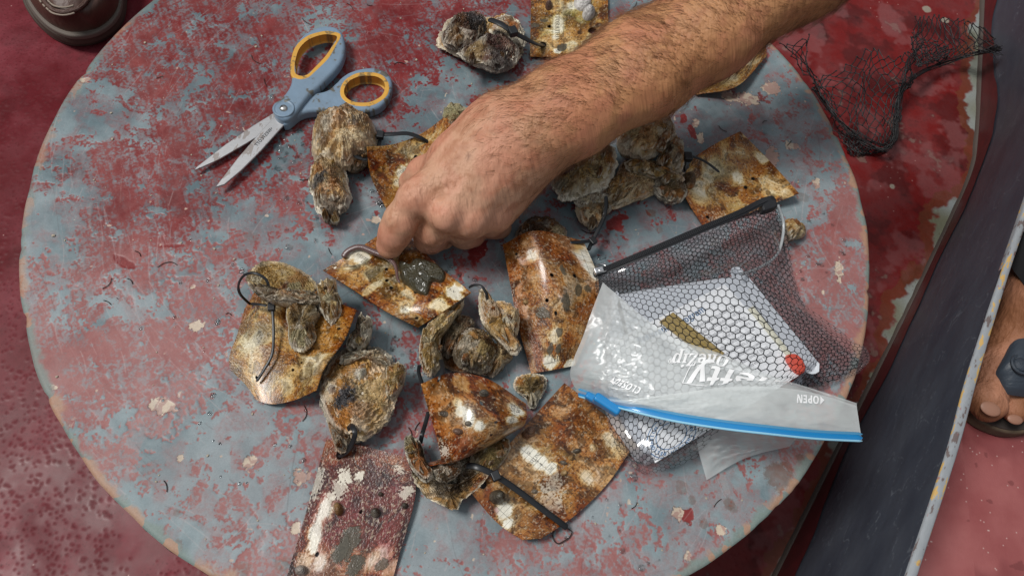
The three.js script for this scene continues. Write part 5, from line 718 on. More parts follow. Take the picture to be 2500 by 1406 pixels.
// ---------------------------------------------------------------- scissors
{
  const zs = (x, y) => [460 + x / 3.347, 50 + y / 3.347];             // traced from an enlargement
  const Z = (L) => L.map(([x, y]) => zs(x, y));
  const t = thing('scissors', 'open scissors with blue grey handles and yellow finger loops', 'scissors', U(690, 270, 0));
  const dirt = (base, amt, seed) => tex(256, 256, (d, W) => { for (let j = 0; j < W; j++) for (let i = 0; i < W; i++) { const n = fbm(i * .035 + seed, j * .035, 4, .62), f = fbm(i * .2, j * .2 + seed, 3); let c = mix3(base, mix3(base, C(90, 84, 74), .35), n); c = mix3(c, C(92, 84, 66), amt * sstep(.60, .66, n * .7 + f * .3)); d.set([255 * toS(c[0]), 255 * toS(c[1]), 255 * toS(c[2]), 255], (j * W + i) * 4); } }, { repeat: true });
  const uvW = (g, s) => { const p = g.attributes.position, u = g.attributes.uv; for (let k = 0; k < p.count; k++) u.setXY(k, p.getX(k) * s, p.getZ(k) * s); return g; };
  const blueM = std({ map: dirt(C(124, 148, 170), .85, 3), roughness: .42, bumpMap: bumpTile, bumpScale: .0003 }), yelM = std({ map: dirt(C(222, 166, 62), .7, 30), roughness: .5, bumpMap: bumpTile, bumpScale: .0002 });
  const blTex = tex(512, 128, (d, W, H) => { for (let j = 0; j < H; j++) for (let i = 0; i < W; i++) { const n = fbm(i * .03, j * .05, 4, .6), b = n2(i * .05, j * 2.3); let v = .52 + (b - .5) * .06 + (n - .5) * .08; let c = [v, v * .99, v]; if (n > .66) c = mix3(c, C(120, 96, 76), .5); d.set([255 * toS(c[0]), 255 * toS(c[1]), 255 * toS(c[2]), 255], (j * W + i) * 4); } }, { repeat: true });
  const steel = std({ map: blTex, metalness: .75, roughness: .42 });
  // lower blade with the small round loop, upper blade with the long loop
  const blade1 = Z([[46, 1222], [60, 1196], [300, 1010], [520, 860], [690, 756], [800, 740], [760, 850], [640, 900], [400, 1042], [230, 1140]]);
  const blade2 = Z([[218, 1360], [260, 1300], [400, 1120], [560, 936], [700, 780], [800, 740], [850, 780], [760, 870], [590, 1060], [430, 1220], [292, 1336]]);
  part(t, 'blade', uvW(extrudePx(blade1, [], .0042, .0058, { bevel: .0005, seg: 2 }), 14), steel);
  part(t, 'blade', uvW(extrudePx(blade2, [], .0062, .0080, { bevel: .0006, seg: 2 }), 14), steel);
  const hA = Z([[690, 745], [700, 705], [740, 662], [800, 590], [836, 520], [842, 440], [836, 350], [850, 260], [890, 180], [960, 110], [1060, 62], [1150, 52], [1220, 72], [1262, 120], [1280, 200], [1278, 270], [1250, 350], [1190, 430], [1110, 510], [1060, 560], [1000, 610], [940, 680], [880, 760], [820, 812], [760, 815], [710, 790]]);
  const holeA = Z([[884, 408], [896, 330], [930, 252], [990, 196], [1080, 156], [1150, 150], [1196, 162], [1190, 200], [1150, 250], [1090, 310], [1040, 370], [1000, 424], [950, 446], [906, 440]]);
  const hB = Z([[770, 846], [790, 800], [850, 740], [930, 680], [1010, 600], [1080, 590], [1140, 570], [1200, 520], [1250, 470], [1310, 430], [1400, 400], [1500, 390], [1590, 410], [1640, 450], [1664, 510], [1656, 590], [1620, 660], [1560, 715], [1480, 745], [1380, 750], [1280, 738], [1180, 740], [1080, 745], [980, 752], [900, 780], [840, 830], [800, 852]]);
  const holeB = Z([[1296, 610], [1300, 560], [1340, 515], [1410, 492], [1490, 486], [1550, 500], [1582, 540], [1576, 590], [1540, 630], [1470, 655], [1390, 660], [1330, 645]]);
  const grow = (L, k) => { let x = 0, y = 0; for (const q of L) { x += q[0] / L.length; y += q[1] / L.length; } return L.map(([a, b]) => { const r = Math.hypot(a - x, b - y); return [x + (a - x) * (r + k) / r, y + (b - y) * (r + k) / r]; }); };
  const b1 = part(t, 'handle', uvW(extrudePx(hB, [grow(holeB, 17)], .0004, .0108, { bevel: .0030, seg: 5, smooth: 110, hs: .009 }), 9), blueM);
  const b2 = part(t, 'handle', uvW(extrudePx(hA, [grow(holeA, 17)], .0050, .0152, { bevel: .0032, seg: 5, smooth: 120, hs: .013 }), 9), blueM);
  part(b1, 'grip', uvW(extrudePx(grow(holeB, 19), [grow(holeB, 11)], .0006, .0109, { bevel: .0014, seg: 4, smooth: 100, hs: .009 }), 11), yelM);
  part(b2, 'grip', uvW(extrudePx(grow(holeA, 19), [grow(holeA, 11)], .0054, .0153, { bevel: .0014, seg: 4, smooth: 100, hs: .013 }), 11), yelM);
  const c = U(...zs(776, 722), .0146), ring = new THREE.LatheGeometry([[0, -.004], [.0058, -.004], [.0058, .0006], [.0052, .0013], [.0046, .0008], [.0042, .0004], [0, .0004]].map(([r, h]) => new THREE.Vector2(r * 1.5, h)), 40); ring.translate(c.x, c.y, c.z);
  part(t, 'boss', uvW(ring, 9), blueM);
  const sc = new THREE.LatheGeometry([[0, .0022], [.0014, .0021], [.0026, .0016], [.0032, .0006], [.0033, 0]].map(([r, h]) => new THREE.Vector2(r, h)), 28); sc.translate(c.x, c.y + .0004, c.z);
  part(t, 'pivot_screw', sc, std({ color: new THREE.Color().setRGB(.62, .6, .57), metalness: 1, roughness: .22 }));
  // etched lettering on the upper blade, a thin print just proud of the steel
  const a = U(...zs(676, 872), .0081), b = U(...zs(540, 1022), .0081), dirv = b.clone().sub(a), up = U(...zs(640, 850), .0081).sub(a);
  const [cv, ctx] = canvasOf(512, 96); ctx.clearRect(0, 0, 512, 96); ctx.fillStyle = '#2a2c30'; ctx.font = '700 74px sans-serif'; const w = ctx.measureText('•WESTCOTT').width; ctx.save(); ctx.scale(500 / w, 1); ctx.fillText('•WESTCOTT', 4, 74); ctx.restore();
  const im = ctx.getImageData(0, 0, 512, 96).data, lt = tex(512, 96, (d) => { for (let q = 0; q < 512 * 96; q++) { d[q * 4] = 54; d[q * 4 + 1] = 56; d[q * 4 + 2] = 60; d[q * 4 + 3] = im[q * 4 + 3]; } });
  const nrm = dirv.clone().normalize(), perp = nrm.clone().cross(V3(0, 1, 0)).normalize(); // letters upside down to the viewer
  const hgt = .0052, s0 = a.clone().addScaledVector(perp, -.0005);
  part(t, 'lettering', gridGeo(1, 1, (u, v) => ({ p: s0.clone().addScaledVector(dirv, u).addScaledVector(perp, (.5 - v) * hgt), uv: [u, v] })), std({ map: lt, alphaTest: .4, transparent: true, side: THREE.DoubleSide, roughness: .6 }));
}
// ---------------------------------------------------------------- mesh print pouch with a case inside
const col = (r, g, b) => new THREE.Color().setRGB(...C(r, g, b));
{
  const h1 = .029;
  const t = thing('plastic_case', 'pale boxed kit with printed leaflet inside the hexagon mesh pouch', 'case', U(1740, 900, 0));
  const out = [[1496, 730], [1524, 712], [1782, 672], [1808, 684], [1962, 884], [1954, 910], [1640, 1096], [1588, 1106], [1562, 1088], [1496, 980], [1484, 850]];
  part(t, 'body', extrudePx(out, [], .001, h1, { bevel: .004, seg: 4, smooth: 120, hs: h1 }), phys({ color: col(206, 210, 216), roughness: .35, clearcoat: .4 }));
  // leaflet
  const leaf = [[1618, 772], [1770, 694], [1966, 908], [1900, 950], [1812, 990]], LS = surf([[[1480, 842, h1 + .0014], [1770, 694, h1 + .0014]], [[1600, 1130, h1 + .0014], [1966, 908, h1 + .0014]]]);
  const inv = inverse(LS), W = 640, H = 560, toC = (x, y) => { const q = inv(x, y); return [q[0] * W, q[1] * H]; };
  const [cv, ctx] = canvasOf(W, H); ctx.fillStyle = '#f8f9fa'; ctx.fillRect(0, 0, W, H); ctx.fillStyle = '#40648c';
  const line = (s, x1, y1, x2, y2, sz, font, fit = true) => { const a = toC(x1, y1), b = toC(x2, y2), k = Math.hypot(b[0] - a[0], b[1] - a[1]) / Math.hypot(x2 - x1, y2 - y1); writeOn(ctx, s, a, b, sz * k, font, fit); };
  line('Program', 1660, 798, 1726, 758, 22, 'bold SZpx sans-serif'); line('Restoration', 1560, 838, 1650, 800, 22, 'bold SZpx sans-serif');
  ctx.fillStyle = '#3a3a40';
  const words = ['native oyster beds once lined the', 'bay, with rare recreational use of the', 'other residents may be able to help', 'us by reporting about lively waters', 'when the other boats arrive; your', 'notes and measurements, returned', 'Other Oyster gardens need growers', 'and we thank each one of them', 'Inspect your oysters every month'];
  words.forEach((s, i) => { const dx = 12.4 * i, dy = 14.6 * i; line(s, 1672 + dx, 820 + dy, 1800 + dx * .9, 748 + dy * .98, 12, 'SZpx serif'); });
  ctx.strokeStyle = '#3f74a8'; ctx.lineWidth = 3; const cc = toC(1640, 1062); ctx.beginPath(); ctx.ellipse(cc[0], cc[1], 96, 84, 0, 0, 7); ctx.stroke(); ctx.beginPath(); ctx.ellipse(cc[0], cc[1], 60, 52, 0, 0, 7); ctx.stroke(); ctx.fillStyle = '#3f74a8'; ctx.font = 'bold 19px sans-serif';
  'RESTORATION THROUGH RESTORATION •'.split('').forEach((ch, i) => { const a = i / 33 * 6.2832; ctx.save(); ctx.translate(cc[0] + Math.sin(a) * 76, cc[1] - Math.cos(a) * 66); ctx.rotate(a); ctx.fillText(ch, -6, 4); ctx.restore(); });
  const im = ctx.getImageData(0, 0, W, H).data, lm = tex(W, H, (d) => { for (let q = 0; q < W * H; q++) for (let k = 0; k < 4; k++) d[q * 4 + k] = im[q * 4 + k]; });
  part(t, 'leaflet', sheet(LS, 4, 4, .0010), std({ map: lm, roughness: .6 }));
  const gold = tex(128, 32, (d, W2, H2) => { for (let j = 0; j < H2; j++) for (let i = 0; i < W2; i++) { const v = (j % 8) < 2 ? .55 : 1, n = .85 + .3 * n2(i * .2, j); const c = C(166, 138, 62); d.set([255 * toS(c[0] * v * n), 255 * toS(c[1] * v * n), 255 * toS(c[2] * v * n), 255], (j * W2 + i) * 4); } });
  const GS = surf([[[1640, 764, h1 + .004], [1700, 840, h1 + .004], [1764, 868, h1 + .004]], [[1612, 782, h1 + .004], [1670, 830, h1 + .004], [1745, 868, h1 + .004]]]);
  const GS2 = surf([[[1644, 762, h1 + .004], [1770, 862, h1 + .004]], [[1612, 784, h1 + .004], [1742, 884, h1 + .004]]]);
  part(t, 'ruler', sheet(GS2, 2, 2, .0022), std({ map: gold, roughness: .4 }));
  part(t, 'red_knob', extrudePx([[1922, 868], [1944, 862], [1962, 876], [1970, 900], [1956, 912], [1936, 896]], [], .002, h1 + .005, { bevel: .002, smooth: 40 }), std({ color: col(226, 74, 44), roughness: .4 }));
  part(t, 'cream_spine', extrudePx([[1830, 752], [1840, 746], [1964, 898], [1956, 906]], [], .002, h1 + .0035, { bevel: .0006 }), std({ color: col(224, 220, 196), roughness: .5 }));
}
const hexTex = tex(312, 180, (d, W, H) => { const s = W / 3; const dist = (x, y) => { // distance to the nearest hexagon outline, flat-topped cells of side s
  let best = 1e9, sec = 1e9; for (let a = -1; a <= 3; a++) for (let b = -1; b <= 2; b++) for (const o of [0, 1]) { const cx = a * 3 * s + o * 1.5 * s, cy = (b + o * .5) * H, q = Math.hypot(x - cx, y - cy); if (q < best) { sec = best; best = q; } else if (q < sec) sec = q; } return (sec - best); };
  for (let j = 0; j < H; j++) for (let i = 0; i < W; i++) { const e = dist(i, j), k = sstep(14, 24, e), n = .95 + .05 * n2(i * .2, j * .2), v = mix(.012, .96, k) * n; d.set([255 * toS(v), 255 * toS(v * 1.005), 255 * toS(v * 1.02), 255], (j * W + i) * 4); } }, { repeat: true });
{
  const t = thing('mesh_pouch', 'clear zipped pouch printed all over with black hexagons', 'pouch', U(1760, 800, 0));
  const F = surf([
    [[1452, 672, .012], [1530, 640, .026], [1620, 602, .032], [1720, 560, .032], [1810, 523, .030], [1893, 492, .024]],
    [[1452, 700, .014], [1540, 668, .026], [1640, 628, .026], [1740, 590, .022], [1830, 555, .020], [1912, 540, .012]],
    [[1462, 742, .022], [1540, 700, .037], [1650, 676, .034], [1770, 640, .028], [1850, 612, .030], [1928, 592, .008]],
    [[1468, 800, .036], [1560, 750, .040], [1680, 720, .040], [1806, 662, .040], [1880, 650, .022], [1942, 672, .006]],
    [[1474, 870, .038], [1590, 830, .041], [1720, 800, .041], [1862, 742, .041], [1920, 722, .024], [1962, 736, .008]],
    [[1478, 950, .038], [1600, 920, .041], [1760, 880, .041], [1930, 830, .041], [1990, 800, .028], [2040, 800, .010]],
    [[1484, 1030, .036], [1600, 1010, .040], [1760, 980, .040], [1950, 900, .040], [2030, 862, .020], [2100, 842, .010]],
    [[1508, 1104, .024], [1580, 1110, .038], [1700, 1070, .038], [1880, 970, .036], [2010, 930, .014], [2122, 876, .006]],
    [[1540, 1140, .004], [1588, 1156, .004], [1700, 1118, .004], [1880, 1000, .003], [2010, 950, .003], [2100, 910, .003]]]);
  const wr = (u, v) => { const p = F(u, v); p.y += (fbm(u * 9 + 3, v * 9, 3) - .5) * .0050 * Math.min(1, 6 * Math.min(u, v, 1 - u, 1 - v)) + Math.max(0, u - .72) * (n2(u * 22, v * 14) - .5) * .02; p.y = Math.max(p.y, TABLE_Y + .0012); return p; };
  const front = gridGeo(110, 130, (u, v) => ({ p: wr(u, v), uv: [u, v] })), uv = front.attributes.uv; for (let k = 0; k < uv.count; k++) uv.setXY(k, uv.getX(k) * 24, uv.getY(k) * 38);
  part(t, 'front_panel', front, phys({ map: hexTex, transmission: .97, roughness: .06, thickness: 0, ior: 1.45, side: THREE.DoubleSide }));
  const Bk = surf([[[1452, 676, .0012], [1680, 585, .0012], [1893, 497, .0012]], [[1476, 900, .0012], [1720, 800, .0012], [1965, 742, .0012]], [[1540, 1142, .0012], [1790, 1060, .0012], [2112, 890, .0012]]]);
  const back = gridGeo(20, 20, (u, v) => ({ p: Bk(u, v), uv: [u, v] })), u2 = back.attributes.uv; for (let k = 0; k < u2.count; k++) u2.setXY(k, u2.getX(k) * 24, u2.getY(k) * 38);
  part(t, 'back_panel', back, phys({ map: hexTex, transmission: .97, roughness: .065, thickness: 0, side: THREE.DoubleSide }));
  const black = std({ color: new THREE.Color().setRGB(.012, .013, .016), roughness: .55 });
  const zp = [[1446, 672, .0135], [1530, 638, .0275], [1620, 600, .0335], [1720, 557, .0335], [1810, 519, .0315], [1868, 490, .029], [1893, 484, .024]];
  const zip = part(t, 'zipper_tape', strap(zp.map(([x, y, h]) => U(x, y, h)), .0060, .0016, 80), black);
  const teeth = []; for (let k = 0; k < 120; k++) { const p = V3(...crAt(zp.map(([x, y, h]) => arr3(U(x, y - 1, h + .0012))), .02 + k / 120 * .9, (q) => q)); const b = new THREE.BoxGeometry(.0008, .0010, .0030); b.rotateY(.5); b.translate(p.x, p.y, p.z); teeth.push(b); }
  const te = part(zip, 'teeth', mergeGeometries(teeth), black); te.userData.kind = 'stuff';
  const sm = std({ color: new THREE.Color().setRGB(.7, .7, .7), metalness: 1, roughness: .25 });
  part(t, 'slider', (() => { const p = U(1462, 660, .020), g = new RoundedBoxGeometry(.0075, .0035, .0050, 2, .001); g.rotateY(.45); g.translate(p.x, p.y, p.z); return g; })(), sm);
  part(t, 'pull_ring', (() => { const p = U(1470, 654, .020), g = new THREE.TorusGeometry(.0040, .0007, 8, 24); g.rotateX(1.2); g.translate(p.x, p.y, p.z); return g; })(), sm);
  part(t, 'corner_tab', extrudePx([[1862, 496], [1880, 486], [1894, 487], [1900, 502], [1880, 510], [1866, 512]], [], .022, .030, { bevel: .0015, smooth: 30 }), black);
  // welded seam down the right side
  part(t, 'seam', tube([[1900, 500, .022], [1914, 545, .014], [1904, 610, .012], [1878, 640, .018], [1830, 664, .030], [1808, 668, .040]].map(([x, y, h]) => U(x, y, h + .001)), .0012, 60, 8), phys({ color: col(205, 210, 212), transmission: .5, roughness: .25, thickness: 0 }));
}
// ---------------------------------------------------------------- slider storage bag
{
  const t = thing('storage_bag', 'milky plastic storage bag with a blue slide zipper draped over the mesh pouch', 'bag', U(1700, 960, 0));
  const S0 = surf([
    [[1472, 690, .044], [1560, 764, .047], [1650, 826, .048], [1760, 864, .050], [1880, 916, .049], [1990, 950, .044], [2093, 984, .034]],
    [[1448, 752, .046], [1545, 805, .050], [1650, 862, .052], [1760, 893, .053], [1880, 932, .052], [1990, 962, .047], [2094, 1000, .034]],
    [[1424, 820, .040], [1530, 858, .052], [1645, 900, .054], [1760, 922, .055], [1880, 952, .054], [1990, 982, .047], [2097, 1020, .033]],
    [[1396, 890, .030], [1515, 918, .049], [1640, 950, .053], [1760, 962, .055], [1880, 985, .054], [1990, 1010, .046], [2100, 1042, .032]],
    [[1394, 925, .020], [1500, 950, .046], [1635, 990, .050], [1760, 1008, .053], [1880, 1025, .052], [1990, 1038, .044], [2103, 1060, .031]],
    [[1414, 962, .014], [1520, 990, .042], [1635, 1018, .046], [1760, 1038, .049], [1880, 1052, .048], [1990, 1063, .041], [2106, 1074, .031]]]);
  const crump = (u, v) => { const a = fbm(u * 7 + 2, v * 4, 3), c = Math.abs(fbm(u * 30, v * 18 + 4, 3) - .5), left = sstep(.42, .05, u); return (a - .5) * .0060 + Math.max(0, .03 - Math.abs(fbm(u * 5 + 30, v * 3, 2) - .5)) * .05 + (left * .0052 * (.12 - Math.min(.12, c)) / .12 * .35) + (n2(u * 40, v * 5) - .5) * .0006; };
  const S = (u, v) => { const p = S0(u, v); p.y += crump(u, v) * Math.min(1, 8 * Math.min(u, v, 1 - u, 1 - v) + .15); return p; };
  const filmGeo = (F, a, b) => gridGeo(a, b, (u, v) => ({ p: F(u, v), uv: [u, v] }));
  const film = phys({ color: col(244, 247, 246), transmission: .6, roughness: .28, thickness: 0, ior: 1.4, side: THREE.DoubleSide, clearcoat: .5, clearcoatRoughness: .2 });
  const main = part(t, 'film', gridGeo(120, 70, (u, v) => ({ p: S(u, v), uv: [u, v] })), film);
  // second layer: the flap folded back along the zipper
  const Fl = surf([[[1402, 950, .022], [1506, 975, .047], [1640, 962, .056], [1760, 946, .060], [1880, 944, .059], [1990, 960, .052], [2092, 990, .038]], [[1408, 958, .020], [1514, 984, .047], [1640, 990, .055], [1760, 990, .059], [1880, 996, .058], [1990, 1010, .050], [2099, 1034, .037]], [[1416, 966, .0165], [1522, 994, .045], [1637, 1022, .049], [1762, 1042, .052], [1882, 1056, .051], [1992, 1067, .0435], [2106, 1077, .0335]]]);
  const FlW = (u, v) => { const p = Fl(u, v); p.y += (fbm(u * 12, v * 4 + 20, 3) - .5) * .004 * Math.min(1, 6 * Math.min(u, v, 1 - u, 1 - v)); return p; };
  part(t, 'flap', gridGeo(110, 34, (u, v) => ({ p: FlW(u, v), uv: [u, v] })), film);
  const tail = surf([[[1696, 1036, .030], [1760, 1048, .032], [1860, 1058, .030], [1964, 1066, .022]], [[1706, 1100, .014], [1770, 1090, .020], [1850, 1084, .016], [1940, 1076, .012]], [[1726, 1172, .002], [1800, 1128, .006], [1860, 1106, .004], [1930, 1090, .003]]]);
  part(t, 'tail', filmGeo((u, v) => { const p = tail(u, v); p.y += (fbm(u * 6, v * 6 + 40, 3) - .5) * .006 * Math.min(1, 5 * Math.min(v, 1 - v, u, 1 - u)); p.y = Math.max(p.y, TABLE_Y + .001); return p; }, 50, 50), film);
  // print: white lettering read from the other side of the table
  const inv = inverse(S0), W = 1600, H = 800, toC = (x, y) => { const q = inv(x, y); return [q[0] * W, q[1] * H]; };
  const [cv, ctx] = canvasOf(W, H); ctx.clearRect(0, 0, W, H); ctx.fillStyle = ctx.strokeStyle = '#ffffff';
  const put = (s, x1, y1, x2, y2, sz, font) => { // affine fit so the letters keep their height in the picture
    const a = toC(x1, y1), b = toC(x2, y2), d = Math.hypot(x2 - x1, y2 - y1), nx = -(y2 - y1) / d, ny = (x2 - x1) / d, e2 = toC(x1 - nx * sz, y1 - ny * sz), c = [2 * a[0] - e2[0], 2 * a[1] - e2[1]]; // nx, ny: below the baseline
    ctx.save(); ctx.font = font.replace('SZ', '100'); const w = ctx.measureText(s).width; ctx.setTransform((b[0] - a[0]) / w, (b[1] - a[1]) / w, (c[0] - a[0]) / 100, (c[1] - a[1]) / 100, a[0], a[1]); ctx.fillText(s, 0, 0); ctx.restore(); };
  put('CLOSED', 1567, 950, 1507, 924, 26, 'bold SZpx sans-serif'); 
  ctx.save(); ctx.beginPath(); [[1400, 600], [2100, 600], [2100, 938], [1900, 934], [1760, 942], [1640, 958], [1400, 1000]].forEach(([x, y], i) => { const q = inv(clamp(x, 1400, 2100), y); const a = [q[0] * W, y < 700 ? 0 : q[1] * H]; if (i) ctx.lineTo(...a); else ctx.moveTo(...a); }); ctx.closePath(); ctx.clip(); put('Hefty', 1912, 934, 1692, 892, 44, 'italic bold SZpx sans-serif'); put('OneZip', 1782, 874, 1646, 862, 34, 'italic bold SZpx serif'); put('®', 1645, 878, 1632, 876, 18, 'SZpx sans-serif'); put('®', 1714, 894, 1700, 892, 16, 'SZpx sans-serif');
  const poly = (L, fill) => { ctx.beginPath(); L.forEach(([x, y], i) => { const q = toC(x, y); if (i) ctx.lineTo(...q); else ctx.moveTo(...q); }); ctx.closePath(); if (fill) ctx.fill(); else ctx.stroke(); };
  poly([[1487, 934], [1500, 922], [1496, 944]], true);  ctx.lineWidth = 4; poly([[1692, 885], [1930, 938], [1940, 985], [1720, 946], [1665, 937]], false); ctx.restore();
  const im = ctx.getImageData(0, 0, W, H).data, pm = tex(W, H, (d) => { for (let q = 0; q < W * H; q++) { d[q * 4] = d[q * 4 + 1] = d[q * 4 + 2] = 250; d[q * 4 + 3] = im[q * 4 + 3]; } });
  const up = (u, v) => { const p = S(u, v); p.y += .0012; return p; };
  part(main, 'print', gridGeo(120, 70, (u, v) => ({ p: up(u, v), uv: [u, v] })), std({ map: pm, transparent: true, alphaTest: .35, roughness: .5, side: THREE.DoubleSide }));
  { // OPEN on the folded-back layer
    const inv2 = inverse(Fl), W2 = 1200, H2 = 220, t2 = (x, y) => { const q = inv2(x, y); return [q[0] * W2, q[1] * H2]; }, [c2, k2] = canvasOf(W2, H2); k2.clearRect(0, 0, W2, H2); k2.fillStyle = '#fff';
    const a = t2(2000, 968), b = t2(1944, 964), e = t2(2000, 988); k2.save(); k2.font = 'bold 100px sans-serif'; const w = k2.measureText('OPEN').width; k2.setTransform((b[0] - a[0]) / w, (b[1] - a[1]) / w, (a[0] - e[0]) / 74, (a[1] - e[1]) / 74, a[0], a[1]); k2.fillText('OPEN', 0, 0); k2.restore();
    k2.beginPath(); [[2012, 978], [2003, 988], [2003, 968]].forEach(([x, y], i) => { const q = t2(x, y); if (i) k2.lineTo(...q); else k2.moveTo(...q); }); k2.fill();
    const im2 = k2.getImageData(0, 0, W2, H2).data, pm2 = tex(W2, H2, (d) => { for (let q = 0; q < W2 * H2; q++) { d[q * 4] = d[q * 4 + 1] = d[q * 4 + 2] = 250; d[q * 4 + 3] = im2[q * 4 + 3]; } });
    part(main, 'print', gridGeo(110, 34, (u, v) => { const p = FlW(u, v); p.y += .0008; return { p, uv: [u, v] }; }), std({ map: pm2, transparent: true, alphaTest: .35, roughness: .5, side: THREE.DoubleSide }));
  }
  // blue zipper
  const zp = [[1412, 964, .017], [1470, 980, .032], [1540, 1000, .046], [1637, 1023, .051], [1762, 1043, .054], [1882, 1057, .053], [1992, 1068, .0455], [2107, 1074, .0345]];
  const off = (dy, dh) => zp.map(([x, y, h]) => U(x, y + dy, h + dh));
  const blue = phys({ color: col(28, 132, 196), roughness: .35, clearcoat: .4 });
  part(t, 'zipper_track', strap(off(-5, .0016), .0042, .0022, 90), blue); part(t, 'zipper_edge', strap(off(3, .0016), .0016, .0020, 90), phys({ color: col(150, 206, 230), roughness: .35 }));
  part(t, 'zipper_track', strap(off(-14, .0012), .0026, .0014, 90), phys({ color: col(90, 160, 200), roughness: .35, transmission: .2, thickness: 0 }));
  part(t, 'slider', (() => { const p = U(1482, 988, .040), g = new RoundedBoxGeometry(.0190, .0075, .0062, 3, .0018); g.rotateY(-.42); g.translate(p.x, p.y, p.z); return g; })(), blue);
  part(t, 'slider_lip', (() => { const p = U(1450, 974, .034), g = new RoundedBoxGeometry(.0120, .0050, .0050, 3, .0016); g.rotateY(-.36); g.translate(p.x, p.y, p.z); return g; })(), blue);
}
// ---------------------------------------------------------------- black netting on the deck
{
  const t = thing('net', 'tangled black knotted netting draped from the table edge to the coaming', 'net', U(2150, 250, DECK));
  const pos = [], idx = [];
  const seg = (a, b, r) => { const d = b.clone().sub(a); if (d.length() < 1e-5) return; d.normalize(); let s = d.clone().cross(V3(0, 1, 0)); if (s.length() < .1) s = d.clone().cross(V3(1, 0, 0)); s.normalize(); const n = s.clone().cross(d), b0 = pos.length / 3; for (const p of [a, b]) for (let k = 0; k < 4; k++) { const w = k * Math.PI / 2, q = p.clone().addScaledVector(s, Math.cos(w) * r).addScaledVector(n, Math.sin(w) * r); pos.push(q.x, q.y, q.z); } for (let k = 0; k < 4; k++) { const A = b0 + k, B = b0 + (k + 1) % 4; idx.push(A, A + 4, B, B, A + 4, B + 4); } };
  const knot = (p, r) => { const b0 = pos.length / 3; for (const [x, y, z] of [[1, 0, 0], [-1, 0, 0], [0, 1, 0], [0, -1, 0], [0, 0, 1], [0, 0, -1]]) pos.push(p.x + x * r, p.y + y * r, p.z + z * r); for (const f of [[0, 2, 4], [2, 1, 4], [1, 3, 4], [3, 0, 4], [2, 0, 5], [1, 2, 5], [3, 1, 5], [0, 3, 5]]) idx.push(b0 + f[0], b0 + f[1], b0 + f[2]); };
  const mesh = (ctrl, nu, nv, seed) => {
    const F = surf(ctrl.map((r) => r.map(([x, y, h]) => [x, y, DECK + h]))), R = rng(seed);
    const jit = {}; const node = (i, j) => { const k = i + ',' + j; return jit[k] ??= (() => { const u = (i + ((j & 1) ? .5 : 0)) / nu + (R() - .5) * .22 / nu, v = j / nv + (R() - .5) * .2 / nv; const p = F(clamp(u), clamp(v)); p.x += (fbm(p.x * 30 + seed, p.z * 30, 3) - .5) * .022; p.z += (fbm(p.x * 30, p.z * 30 + seed, 3) - .5) * .022; p.y += (R() - .3) * .003 + (fbm(p.x * 40 + 9, p.z * 40, 2) - .5) * .012; p.y = Math.max(p.y, .0012); return p; })(); };
    for (let j = 0; j < nv; j++) for (let i = 0; i <= nu; i++) {
      const a = node(i, j), o = (j & 1) ? [i, i + 1] : [i - 1, i];
      for (const k of o) { if (k < 0 || k > nu) continue; if (R() < .03) continue; const b = node(k, j + 1), m = a.clone().lerp(b, .5); m.y = Math.max(.001, m.y + (R() - .6) * .0025); m.x += (R() - .5) * .0016; m.z += (R() - .5) * .0016; seg(a, m, .00060); seg(m, b, .00060); }
      if (R() < .92) knot(a, .0014);
    }
  };
  mesh([[[1986, 214, .02], [2060, 152, .03], [2130, 124, .03], [2186, 144, .03], [2236, 118, .02]], [[2002, 244, .015], [2070, 200, .03], [2130, 184, .035], [2190, 188, .03], [2222, 178, .02]], [[2024, 276, .01], [2082, 262, .015], [2132, 254, .02], [2182, 246, .03], [2204, 210, .03]], [[2052, 334, .006], [2094, 332, .008], [2142, 320, .010], [2182, 298, .025], [2198, 240, .03]], [[2078, 382, .004], [2106, 374, .005], [2152, 362, .008], [2186, 340, .02], [2198, 300, .03]]], 12, 18, 3);
  mesh([[[2232, 42, .01], [2290, 48, .008], [2345, 52, .01], [2404, 66, .02]], [[2228, 88, .02], [2290, 84, .015], [2350, 88, .015], [2436, 92, .05]], [[2226, 122, .025], [2290, 116, .02], [2350, 114, .02], [2444, 116, .055]], [[2238, 170, .02], [2292, 152, .015], [2342, 142, .015], [2430, 126, .05]]], 13, 9, 15);
  mesh([[[2232, 80, .03], [2280, 100, .03], [2320, 112, .03]], [[2222, 130, .035], [2270, 135, .03], [2310, 130, .03]], [[2232, 172, .03], [2262, 160, .03], [2300, 148, .02]]], 7, 9, 22);
  mesh([[[1912, 100, .05], [1938, 106, .04], [1964, 92, .03]], [[1946, 152, .05], [1966, 152, .04], [1978, 160, .03]], [[1984, 204, .04], [1992, 200, .03], [2004, 196, .02]], [[2036, 282, .03], [2044, 278, .03], [2052, 274, .02]]], 3, 15, 31);
  mesh([[[2052, 318, .01], [2110, 352, .012], [2160, 360, .015]], [[2062, 350, .004], [2110, 372, .005], [2160, 372, .006]], [[2080, 388, .002], [2120, 380, .002], [2170, 368, .003]]], 7, 5, 41);
  const cords = [[[1990, 216, .03], [2030, 272, .02], [2076, 322, .015], [2122, 354, .015], [2162, 364, .018], [2186, 338, .025], [2190, 272, .03], [2206, 216, .035], [2250, 176, .03], [2312, 152, .02], [2372, 132, .025], [2444, 118, .055]], [[2052, 306, .012], [2110, 334, .012], [2160, 352, .012], [2184, 330, .015], [2196, 280, .02], [2204, 200, .03], [2222, 150, .035], [2250, 110, .03]]];
